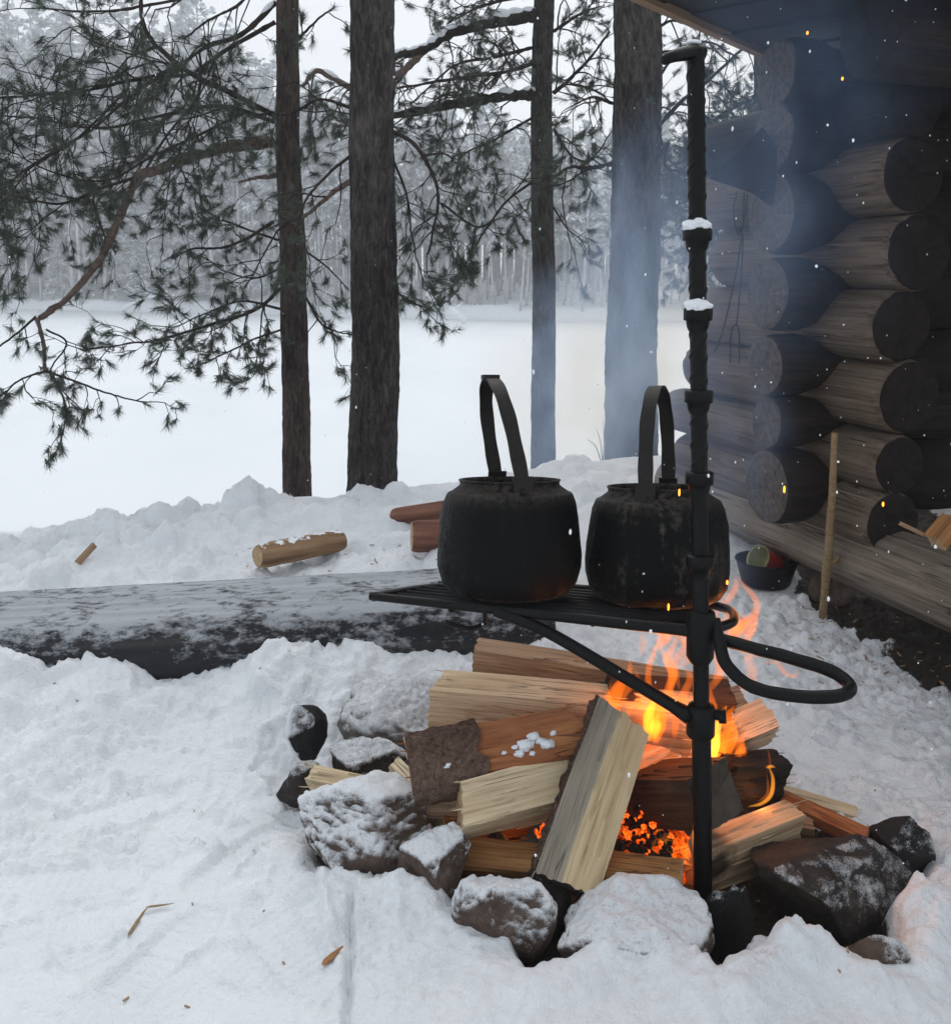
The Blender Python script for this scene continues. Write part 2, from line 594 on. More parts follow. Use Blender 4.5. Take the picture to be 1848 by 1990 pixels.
# kettle enamel: black soot, worn streaks of bare metal
def mat_kettle(name, worn, amount):
    m = NT(name)
    v = m.coord('Object', (34, 34, 5))
    v1 = m.coord('Object')
    n = m.noise(v, 1.0, 7, 0.72, 0.6)
    n1 = m.noise(v1, 90, 6, 0.72)
    n2 = m.noise(v1, 10, 4, 0.6)
    f = m.math('ADD', m.math('MULTIPLY', n, 0.55), m.math('MULTIPLY', n2, 0.45))
    c = m.ramp(m.math('ADD', f, m.math('MULTIPLY', m.math('SUBTRACT', n1, 0.5), 0.35)), [(0.38, (0.0008, 0.0010, 0.0012)), (0.54, (0.0030, 0.0032, 0.0035)), (0.52 + amount, worn)])
    sp = m.n('ShaderNodeSeparateXYZ')
    m.l(v1, sp.inputs[0])
    top = m.math('MULTIPLY', m.math('SUBTRACT', sp.outputs[2], 0.160), 45.0, True)     # crust on the shoulder
    top = m.math('MULTIPLY', top, m.ramp(n1, [(0.40, 0.0), (0.62, 1.0)]))
    c = m.mix(top, c, (0.052, 0.043, 0.036))
    rg = m.ramp(n1, [(0.35, 0.3), (0.65, 0.65)])
    m.pbsdf(c, rg, m.math('ADD', m.math('MULTIPLY', n1, 0.8), f), 0.9, 0.005, 0.10)
    return m.m
M['kettle'] = mat_kettle('sooty_kettle', (0.014, 0.0145, 0.015), 0.22)
M['kettle_worn'] = mat_kettle('scoured_kettle', (0.085, 0.075, 0.062), 0.14)

# cabin logs
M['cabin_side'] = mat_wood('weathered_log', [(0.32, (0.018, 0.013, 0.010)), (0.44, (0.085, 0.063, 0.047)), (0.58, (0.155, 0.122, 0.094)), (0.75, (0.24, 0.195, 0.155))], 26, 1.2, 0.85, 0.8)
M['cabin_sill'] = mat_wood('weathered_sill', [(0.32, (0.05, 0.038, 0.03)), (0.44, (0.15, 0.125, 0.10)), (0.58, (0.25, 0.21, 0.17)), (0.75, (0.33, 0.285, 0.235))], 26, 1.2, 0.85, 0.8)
M['cabin_shaded'] = mat_wood('shaded_log', [(0.30, (0.004, 0.003, 0.0025)), (0.45, (0.011, 0.008, 0.0065)), (0.6, (0.024, 0.017, 0.013)), (0.78, (0.050, 0.034, 0.026))], 26, 1.2, 0.85, 0.6)  # shade under the roof overhang put into a near-black log colour
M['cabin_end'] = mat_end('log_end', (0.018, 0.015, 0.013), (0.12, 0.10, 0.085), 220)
M['cabin_end_dark'] = mat_end('log_end_shaded', (0.004, 0.003, 0.003), (0.018, 0.012, 0.0095), 150)  # end faces coloured dark for the shade they stand in
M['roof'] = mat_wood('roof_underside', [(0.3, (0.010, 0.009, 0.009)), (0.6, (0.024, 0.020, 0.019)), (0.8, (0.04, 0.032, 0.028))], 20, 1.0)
M['fascia'] = mat_wood('eave_edge', [(0.3, (0.16, 0.095, 0.055)), (0.6, (0.32, 0.21, 0.13)), (0.8, (0.42, 0.29, 0.19))], 30, 1.5)
M['red_tin'] = mat_plain('red_tin', (0.42, 0.03, 0.035), 0.35, 0.0, 0.5, 0.15)
M['green_tin'] = mat_plain('olive_lining', (0.30, 0.30, 0.14), 0.4, 0.3, 0.5, 0.2)
M['white_label'] = mat_plain('pale_label', (0.5, 0.47, 0.46), 0.5, 0.0, 0.4, 0.2)
M['stick'] = mat_wood('peeled_stick', [(0.3, (0.12, 0.08, 0.04)), (0.5, (0.27, 0.19, 0.10)), (0.75, (0.38, 0.29, 0.17))], 60, 3)

# ------------------------------------------------------------------ ground
def poly_sd(x, y, P):
    """signed distance to a polygon, negative inside"""
    x = np.asarray(x, float); y = np.asarray(y, float)
    d = np.full(x.shape, 1e9)
    ins = np.zeros(x.shape, bool)
    n = len(P)
    for i in range(n):
        ax, ay = P[i]; bx, by = P[(i + 1) % n]
        ex, ey = bx - ax, by - ay
        t = np.clip(((x - ax) * ex + (y - ay) * ey) / (ex * ex + ey * ey + 1e-12), 0, 1)
        d = np.minimum(d, np.hypot(x - ax - t * ex, y - ay - t * ey))
        c = ((ay > y) != (by > y)) & (x < (bx - ax) * (y - ay) / (by - ay + 1e-12) + ax)
        ins ^= c
    return np.where(ins, -d, d)

PIT = [on_z(u, v, 0.06)[:2] for u, v in [(612, 1560), (592, 1605), (640, 1670), (700, 1680), (790, 1690), (880, 1735), (985, 1800), (1035, 1880), (1085, 1868),
       (1150, 1825), (1250, 1795), (1340, 1835), (1395, 1905), (1430, 1875), (1500, 1815), (1600, 1815), (1690, 1850), (1735, 1800), (1735, 1730), (1790, 1680), (1790, 1610), (1680, 1600), (1560, 1530), (1480, 1440), (1250, 1370), (1000, 1370), (820, 1430), (700, 1490)]]
DIRT = [on_z(u, v, 0.03)[:2] for u, v in [(1440, 1055), (1470, 1085), (1540, 1120), (1590, 1165), (1610, 1190), (1680, 1215), (1730, 1225), (1790, 1300), (1900, 1330), (2300, 1500), (2600, 1300), (1900, 1090), (1600, 1000)]]
_zx = np.array([-6, -2.15, -1.1, -0.17, 0.41, 0.94, 2.5, 6])
_zz = np.array([-0.16, -0.13, 0.02, 0.095, 0.185, 0.245, 0.33, 0.38])
LAKE_Z = -1.2

def ground0(x, y):
    x = np.asarray(x, float); y = np.asarray(y, float)
    zc = np.interp(x, _zx, _zz)
    b = smooth(2.75, 4.25, y) * zc
    near = 0.015 * fbm(x * 1.3, y * 1.3, 3.0, 3)
    z = b + near
    drop = smooth(4.25, 6.6 + 1.4 * smooth(-0.6, 0.4, x), y)
    z = z * (1 - drop) + (LAKE_Z - 0.35) * drop
    # drift of trodden snow in front of the hearth
    z = z + 0.045 * smooth(2.0, 1.5, y) * smooth(-0.55, -0.2, x)
    # low mound against the front of the bench
    return z

BUMPS = []
_br = random.Random(3)
for i in range(300):
    yy = 3.0 + 1.3 * _br.random() ** 0.8
    xx = -3.2 + 3.9 * _br.random()
    r_ = 0.025 + 0.075 * _br.random() ** 1.8
    BUMPS.append((xx, yy, r_, _br.uniform(0.45, 1.0) * (1.0 if xx < -0.9 else 0.6)))
p = pt(488, 985, 4.15)
for dx, dy, r_ in ((0, 0, 0.095), (-0.07, 0.02, 0.07), (0.075, 0.01, 0.06), (0.02, -0.06, 0.07)):
    BUMPS.append((p[0] + dx, 4.15 + dy, r_, 1.3))
for i in range(170):        # crumbs of snow by the cabin
    u = 1380 + 470 * _br.random(); v = 1150 + 200 * _br.random() ** 1.3
    q = on_z(u, v, 0.03)
    BUMPS.append((q[0], q[1], 0.008 + 0.022 * _br.random(), 0.8))
for i in range(230):
    u = -100 + 1200 * _br.random(); v = 1300 + 330 * _br.random() ** 1.6
    q = on_z(u, v, 0.03)
    BUMPS.append((q[0], q[1], 0.006 + 0.018 * _br.random(), 0.55))
PRINTS = []
for i in range(26):
    if i < 17:
        u, v = -60 + 640 * _br.random(), 1320 + 600 * _br.random()
    else:
        u, v = 1430 + 500 * _br.random(), 1230 + 320 * _br.random()
    q = on_z(u, v, 0.02)
    PRINTS.append((q[0], q[1], _br.uniform(-0.9, 2.2), _br.uniform(0.009, 0.022), _br.uniform(0.12, 0.15), _br.uniform(0.045, 0.055)))
for u, v, a in ((215, 1555, 0.5), (100, 1680, 0.1), (430, 1440, 0.2), (120, 1420, 0.3), (480, 1640, 0.9)):
    q = on_z(u, v, 0.02)
    PRINTS.append((q[0], q[1], a, 0.020, 0.14, 0.052))

BB0, BB1 = on_z(-160, 1195, 0.235), on_z(1052, 1128, 0.235)       # axis of the bench top
_dr = [(-300, 1268), (-100, 1262), (0, 1266), (60, 1272), (100, 1302), (150, 1286), (205, 1272), (250, 1290), (290, 1312), (330, 1314), (400, 1300), (440, 1292), (500, 1256), (560, 1241), (600, 1246), (640, 1256), (690, 1248), (760, 1264), (850, 1270), (880, 1277), (920, 1272), (1000, 1266), (1060, 1240), (1120, 1250), (1180, 1272), (1300, 1275)]
def _front(x):
    t = (x - BB0[0]) / (BB1[0] - BB0[0])
    return BB0[1] + (BB1[1] - BB0[1]) * t - 0.165
_drx, _drz = [], []
for u, v in _dr:
    y_ = 2.5
    for _ in range(6):
        q = pt(u, v, y_); y_ = float(_front(q[0]))
    _drx.append(q[0]); _drz.append(q[2])
def ground_full(x, y):
    z = ground0(x, y)
    yf = _front(x)
    xw = x + 0.02 * fbm(x * 12, y * 12, 6.0, 3)
    zt = np.interp(xw, _drx, _drz) * smooth(0.75, 0.45, x)
    dprof = smooth(yf - 0.42, yf - 0.0, y) ** 1.3
    dprof = dprof * smooth(yf + 0.34, yf + 0.12, y)
    z = np.maximum(z, z * (1 - dprof) + dprof * zt)
    zb0 = z.copy()
    sp = poly_sd(x, y, PIT)
    sdn = sp + 0.018 * fbm(x * 14, y * 14, 1.0, 3)
    sd_ = poly_sd(x, y, DIRT) + 0.10 * fbm(x * 5, y * 5, 4.0, 4)
    dirtm = smooth(0.06, -0.06, sd_)
    near = smooth(7.0, 4.5, y)
    # soft rolling snow, trodden in the middle
    roll = fbm(x * 4.5, y * 4.5, 0.0, 4)
    fine = fbm(x * 22, y * 22, 7.0, 4, 0.55)
    finer = fbm(x * 75, y * 75, 2.0, 3, 0.6)
    tread = smooth(1.05, 1.45, y + 0.25 * roll - 0.25 * smooth(-0.1, -0.45, x)) * smooth(3.1, 2.8, y)
    mid = fbm(x * 10 + 3, y * 10, 15.0, 4, 0.6)
    z = z + near * (0.018 * roll + 0.016 * tread * mid + (0.005 + 0.018 * tread) * fine + (0.0035 + 0.0090 * tread) * finer)
    bank = smooth(2.95, 3.1, y) * smooth(4.5, 4.2, y) * smooth(0.75, 0.35, x)
    lump = np.zeros_like(z)
    wk_ = smooth(2.0, 3.0, y) * 0.026 + 0.006
    wx_ = x + wk_ * fbm(x * 11, y * 11, 21.0, 4, 0.6); wy_ = y + wk_ * fbm(x * 11, y * 11, 31.0, 4, 0.6)
    for bx, by, br, bh in BUMPS:
        d2 = (wx_ - bx) ** 2 + (wy_ - by) ** 2
        k = d2 < br * br
        if k.any():
            lump[k] = np.maximum(lump[k], bh * np.sqrt(br * br - d2[k]) * (1 - 0.25 * d2[k] / br / br))
    z = z + lump + bank * (0.055 * fbm(x * 9, y * 9, 5.0, 5, 0.6) + 0.022 * np.abs(fbm(x * 30, y * 30, 8.0, 4, 0.6)))
    for bx, by, a, dep, la, wb in PRINTS:
        m_ = (np.abs(x - bx) < 0.3) & (np.abs(y - by) < 0.3)
        if m_.any():
            dx, dy = x[m_] - bx, y[m_] - by
            s_ = dx * math.cos(a) + dy * math.sin(a)
            t_ = -dx * math.sin(a) + dy * math.cos(a)
            wv = wb * (1 - 0.22 * np.cos(s_ / la * 3.0 + 0.5))
            e = np.sqrt((s_ / la) ** 2 + (t_ / wv) ** 2)
            dz = -dep * smooth(1.0, 0.78, e) + 0.45 * dep * np.exp(-((e - 1.12) / 0.10) ** 2) * (0.5 + 0.5 * np.sin(3 * s_ / la + bx * 9))
            dz += 0.10 * dep * smooth(0.95, 0.8, e) * np.sin(s_ * 2 * math.pi / 0.019 + 12 * t_)
            kf = 0.8 * smooth(1.0, 0.75, e)
            z[m_] = z[m_] * (1 - kf) + (zb0[m_] + 0.010) * kf + dz
    # crack in the near drift
    q0 = on_z(682, 1735, 0.07); q1 = on_z(672, 2010, 0.07)
    tt = np.clip((y - q1[1]) / (q0[1] - q1[1]), 0, 1)
    cx = q1[0] + (q0[0] - q1[0]) * tt + 0.004 * fbm(y * 30, 0 * y, 2.0, 3)
    inn = smooth(q0[1] + 0.03, q0[1], y)
    z = z - inn * 0.022 * np.exp(-((x - cx) / 0.0055) ** 2) + inn * 0.022 * smooth(0.0, 0.07, x - cx) * smooth(0.75, 0.4, x)
    # plump rim along the hearth, and the sunken hearth itself
    rim = np.exp(-((sdn - 0.05) / 0.05) ** 2) * smooth(1.75, 1.5, y) * 0.05
    z = z + rim * (0.7 + 0.6 * roll)
    pit = smooth(0.018, -0.028, sdn)
    z = z * (1 - pit) + (-0.03 + 0.012 * fine + 0.004 * finer) * pit
    z = z * (1 - dirtm) + dirtm * (z - 0.02 + 0.008 * finer)
    dirt = np.maximum(pit, dirtm)
    soot = smooth(0.30, 0.02, sp) * 0.25 + 0.75 * smooth(0.55, 0.0, poly_sd(x, y, DIRT)) + 0.45 * smooth(0.75, 1.0, x) * smooth(2.9, 1.8, y)
    return z, dirt, np.clip(soot, 0, 1)

ys = np.concatenate([np.linspace(-9, 0.70, 36), np.exp(np.arange(math.log(0.75), math.log(5.2), 0.0036)), np.linspace(5.3, 22, 60)])
ss = np.concatenate([-np.geomspace(14, 0.78, 34), np.arange(-0.75, 0.86, 0.0035), np.geomspace(0.88, 14, 34)])
GX = ss[None, :] * np.maximum(ys, 0.75)[:, None]
GY = ys[:, None] * np.ones_like(GX)
GZ, GD, GS = ground_full(GX, GY)
nr, nc = GX.shape
idx = np.arange(nr * nc).reshape(nr, nc)
Q = np.stack([idx[:-1, :-1], idx[:-1, 1:], idx[1:, 1:], idx[1:, :-1]], -1).reshape(-1, 4)
g = fast_mesh('snow_ground', np.stack([GX, GY, GZ], -1).reshape(-1, 3), Q, M['ground'], attrs={'dirt': GD.ravel(), 'soot': GS.ravel()})
tag(g, 'trodden snow around the fire with a lumpy bank above the lake', kind='structure')

def gz(x, y):
    return float(ground_full(np.array([float(x)]), np.array([float(y)]))[0][0])

def gnd(u, v):
    d = ray(u, v)
    ts = np.linspace(0.8, 9, 1600)
    P = _c[None, :] + ts[:, None] * d[None, :]
    h = ground_full(P[:, 0].copy(), P[:, 1].copy())[0]
    k = np.argmax(P[:, 2] < h)
    return P[k]

# the frozen lake and the far shore
m = NT('lake_snow')
v = m.coord('Object', (1, 0.5, 1))
c = m.mix(m.ramp(m.noise(v, 0.35, 5, 0.6), [(0.4, 0.0), (0.65, 1.0)]), (0.745, 0.775, 0.805), (0.70, 0.735, 0.77))
m.pbsdf(c, 1.0, m.noise(v, 4, 5, 0.6), 0.3, 0.02, 0.0)
M['lake'] = m.m
xs_ = np.linspace(-120, 120, 90); yl = np.geomspace(5.5, 100, 90)
LX, LY = np.meshgrid(xs_, yl)
LZ = LAKE_Z + 0.05 * fbm(LX * 0.25, LY * 0.12, 2.0, 3) * smooth(6, 14, LY)
idx = np.arange(LX.size).reshape(LX.shape)
Q = np.stack([idx[:-1, :-1], idx[:-1, 1:], idx[1:, 1:], idx[1:, :-1]], -1).reshape(-1, 4)
o = fast_mesh('lake', np.stack([LX, LY, LZ], -1).reshape(-1, 3), Q, M['lake'])
tag(o, 'frozen lake under smooth white snow', kind='structure')

_sx = np.array([-120, -60, -35, -18, -4, 2, 12, 25, 60, 120.])
_sy = np.array([72, 71, 70, 63, 54, 51.5, 50.5, 50, 49, 48.])
def shore(x):
    return np.interp(x, _sx, _sy) + 1.2 * fbm(np.asarray(x) * 0.15, 0 * np.asarray(x), 5.0, 3)
def hill(x, y):
    d = np.maximum(y - shore(x), -3)
    return LAKE_Z + np.where(d < 0, 0.25 * d, 0.55 * smooth(0, 2.0, d) + 0.06 * np.maximum(d, 0) + 0.10 * np.maximum(d - 4, 0) * smooth(-5, -25, x)) + 0.25 * fbm(x * 0.5, y * 0.5, 2.0, 4) * smooth(0, 2, d)
HX = np.linspace(-120, 120, 220)[None, :] * np.ones((80, 1))
HD = np.concatenate([np.linspace(-2, 8, 50), np.linspace(9, 60, 30)])[:, None]
HY = shore(HX) + HD
HZ = hill(HX, HY)
idx = np.arange(HX.size).reshape(HX.shape)
Q = np.stack([idx[:-1, :-1], idx[:-1, 1:], idx[1:, 1:], idx[1:, :-1]], -1).reshape(-1, 4)
o = fast_mesh('far_hillside', np.stack([HX, HY, HZ], -1).reshape(-1, 3), Q, M['snow'])
tag(o, 'snowy shore rising on the far side of the lake', kind='structure')

# ------------------------------------------------------------------ far forest
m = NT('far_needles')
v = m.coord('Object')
c = m.ramp(m.noise(v, 2.5, 4, 0.7), [(0.35, (0.46, 0.48, 0.49)), (0.6, (0.60, 0.62, 0.63)), (0.75, (0.72, 0.74, 0.75))])  # frosted needles, paled further so the colour carries the haze
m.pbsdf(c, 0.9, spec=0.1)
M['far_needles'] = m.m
M['far_trunk'] = mat_plain('far_trunk', (0.48, 0.48, 0.49), 0.9, 0, 0.1, 0.25, 3)  # trunk grey lightened to put frost and haze fading into the colour
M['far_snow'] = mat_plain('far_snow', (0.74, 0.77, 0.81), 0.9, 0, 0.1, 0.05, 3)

def far_tree(kind, seed):
    r = np.random.default_rng(seed)
    H = 1.0 * (20 if kind != 2 else 10)
    mbt = MB()
    n = 9
    zs = np.linspace(0, H * 0.98, n)
    P = np.stack([0.25 * np.sin(zs / H * 3 + seed), 0.2 * np.cos(zs / H * 2.3 + seed), zs], 1)
    P -= P[0] * np.array([1, 1, 0])
    V, Fs = tube(P, np.linspace(0.16 if kind != 2 else 0.09, 0.03, n), 6)
    mbt.add(V, Fs)
    lo = (0.42, 0.10, 0.38)[kind]
    tri, mi = [], []
    nb = (46, 95, 40)[kind]
    for b in range(nb):
        t = lo + (1 - lo) * (b + r.random()) / nb
        z0 = t * H
        rel = (t - lo) / (1 - lo)
        if kind == 1:
            L = 0.16 * H * (1 - rel) ** 0.8 + 0.25
        else:
            L = (0.11 * H) * (0.45 + math.sin(min(1, rel * 1.15 + 0.08) * math.pi)) * r.uniform(0.6, 1.2)
        a = r.random() * 2 * math.pi
        dr = np.array([math.cos(a), math.sin(a), (-0.35 if kind == 1 else r.uniform(-0.1, 0.45))])
        c0 = np.array([np.interp(z0, zs, P[:, 0]), np.interp(z0, zs, P[:, 1]), z0])
        V, Fs = tube([c0, c0 + dr * L * 0.9], [0.03, 0.012], 3, caps=False)
        mbt.add(V, Fs)
        k = int(7 + L * 9)
        for j in range(k):
            s = (0.25 + 0.75 * r.random())
            c1 = c0 + dr * L * s + r.normal(0, 0.14 * (0.6 + L * 0.25), 3) * np.array([1, 1, 0.55])
            sz = r.uniform(0.14, 0.30)
            ax = unit(dr + r.normal(0, 0.5, 3)) * sz
            ay = unit(np.cross(ax, r.normal(0, 1, 3) * 0.6 + np.array([0, 0, 1]))) * sz * 0.5
            tri.append([c1 - ax - ay * 0.6, c1 + ax * 0.2 - ay, c1 + ax * 1.1, c1 + ay])
            mi.append(1 if r.random() < (0.32, 0.42, 0.28)[kind] else 0)
    for b in range(14):                # bare lower sticks
        z0 = lo * H * r.random()
        a = r.random() * 6.28
        c0 = np.array([np.interp(z0, zs, P[:, 0]), np.interp(z0, zs, P[:, 1]), z0])
        e = c0 + np.array([math.cos(a), math.sin(a), r.uniform(-0.3, 0.3)]) * r.uniform(0.4, 1.3)
        V, Fs = tube([c0, e], [0.022, 0.008], 3, caps=False)
        mbt.add(V, Fs)
    lab = {0: 'tall slender pine dusted with snow in the misty forest across the lake',
           1: 'snow laden spruce hung with white boughs in the misty forest across the lake',
           2: 'short thin pine in the fainter part of the forest across the lake'}[kind]
    root = thing('forest_tree', lab, 'tree', (0, 0, -50), 'trees in the forest on the far shore')
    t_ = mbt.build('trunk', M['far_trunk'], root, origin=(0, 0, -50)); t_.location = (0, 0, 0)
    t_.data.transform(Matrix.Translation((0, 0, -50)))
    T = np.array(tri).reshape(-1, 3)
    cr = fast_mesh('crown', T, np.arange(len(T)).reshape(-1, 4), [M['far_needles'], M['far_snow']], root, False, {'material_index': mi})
    return root

protos = [far_tree(k, s) for k, s in ((0, 1), (0, 2), (0, 3), (1, 4), (1, 5), (2, 6), (2, 7), (0, 8))]
used = set()
def put_far(pi, x, y, sc, rz):
    src = protos[pi]
    if pi in used:
        o = src.copy(); COL.objects.link(o)
        for ch in src.children:
            c = ch.copy(); COL.objects.link(c); c.parent = o
    else:
        o = src; used.add(pi)
    o.location = (x, y, float(hill(np.array([x]), np.array([y]))[0]) - 0.1)
    o.rotation_euler = (0, 0, rz)
    o.scale = (sc, sc, sc * random.uniform(0.95, 1.08))
rf = random.Random(21)
nfar = 0
for row, (d0, d1, n) in enumerate(((0.8, 4, 84), (4, 10, 80), (10, 20, 80))):
    for i in range(n):
        uu = -140 + 1760 * (i + rf.random()) / n
        if 1380 < uu < 1480 and row: continue
        ang = (uu - 924) / 1848
        y = 60.0
        for _ in range(4):
            y = float(shore(np.array([ang * y]))[0]) + d0 + (d1 - d0) * rf.random() * 0.35
        y += (d1 - d0) * 0.65 * rf.random()
        x = ang * y
        if uu < 420:
            pi = rf.choice([0, 1, 2, 7, 3, 3, 4, 4]); sc = rf.uniform(0.88, 1.12) * (0.55 if (row == 0 and rf.random() < .4) else 1)
            if row == 0 and pi in (3, 4): sc *= 0.45
        elif uu < 720:
            pi = rf.choice([0, 1, 2, 7, 4]); sc = rf.uniform(0.6, 0.8) * np.interp(uu, [420, 720], [1.15, 0.8])
        else:
            pi = rf.choice([5, 6, 5, 6, 0]); sc = rf.uniform(0.82, 1.08) * np.interp(uu, [720, 1300, 1600], [1.12, 0.80, 0.75])
            if pi == 0: sc *= 0.5
        put_far(pi, x, y, sc, rf.random() * 6.28)
        nfar += 1

# the wood behind them reads as one mass
bq, bt = [], MB()
rw = np.random.default_rng(77)
for i in range(330):
    uu = -250 + 2050 * (i + rw.random()) / 330
    ang = (uu - 924) / 1848
    y = float(shore(np.array([ang * 70]))[0]) + rw.uniform(18, 36)
    x = ang * y
    zb = float(hill(np.array([x]), np.array([y]))[0])
    H = rw.uniform(0.85, 1.1) * np.interp(uu, [0, 400, 700, 1300], [21, 19, 12.5, 10.5])
    bt.add(*tube([(x, y, zb - 0.2), (x + rw.normal(0, .2), y, zb + H * 0.6), (x + rw.normal(0, .3), y, zb + H)], [0.17, 0.12, 0.03], 5, caps=False))
    for k in range(60):
        t = 0.28 + 0.72 * rw.random() ** 0.9
        rr = 0.14 * H * (1.08 - t) ** 0.7 * rw.random() ** 0.5
        a_ = rw.random() * 6.283
        c1 = np.array([x + rr * math.cos(a_), y + rr * math.sin(a_), zb + H * t])
        sz = rw.uniform(0.3, 0.6)
        ax_ = unit([math.cos(a_), math.sin(a_), rw.normal(0, .4)]) * sz
        ay_ = unit(np.cross(ax_, rw.normal(0, 1, 3))) * sz * 0.55
        bq.append([c1 - ax_ - ay_ * .6, c1 + ax_ * .2 - ay_, c1 + ax_ * 1.1, c1 + ay_])
bq = np.array(bq).reshape(-1, 3)
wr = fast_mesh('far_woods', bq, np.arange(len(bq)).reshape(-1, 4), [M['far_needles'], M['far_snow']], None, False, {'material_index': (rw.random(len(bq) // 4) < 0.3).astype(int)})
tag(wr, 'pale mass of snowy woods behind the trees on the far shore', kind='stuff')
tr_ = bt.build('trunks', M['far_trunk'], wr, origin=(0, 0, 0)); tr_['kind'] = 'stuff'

# dead wood lying at the far water edge
def fallen(u, v, L, lean, lab):
    p0 = pt(u, v, float(shore(np.array([(u - 924) / 1848 * 60]))[0]) - 0.3)
    p0 = on_z(u, v, LAKE_Z + 0.2)
    root = thing('fallen_tree', lab, 'fallen tree', p0, 'fallen trees on the far shore')
    b = MB()
    d = unit((math.cos(lean), 0.2, abs(math.sin(lean))))
    P = [p0 + d * L * t + np.array([0, 0, 0.1 * math.sin(t * 5)]) for t in np.linspace(0, 1, 7)]
    b.add(*tube(P, np.linspace(0.16, 0.06, 7), 7))
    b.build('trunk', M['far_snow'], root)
    b = MB()
    for i in range(8):
        q = P[1 + i % 5]
        e = q + np.array([rf.uniform(-.7, .7), rf.uniform(-.4, .4), rf.uniform(0.1, 0.8)])
        b.add(*tube([q, (q + e) / 2 + rf.uniform(-.1, .1), e], [0.06, 0.04, 0.015], 4))
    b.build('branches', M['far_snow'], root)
fallen(235, 604, 3.2, 0.45, 'snow covered fallen tree with forked branches on the far left shore')
fallen(905, 626, 2.4, 2.5, 'thin snowy trunk leaning down onto the ice right of the big pine')

# ------------------------------------------------------------------ near pines
m = NT('pine_needles')
v = m.coord('Object')
c = m.ramp(m.noise(v, 14, 4, 0.7), [(0.3, (0.032, 0.045, 0.033)), (0.50, (0.066, 0.086, 0.064)), (0.62, (0.11, 0.13, 0.105)), (0.70, (0.32, 0.34, 0.335))])
m.pbsdf(c, 0.7, spec=0.2)
M['needles'] = m.m

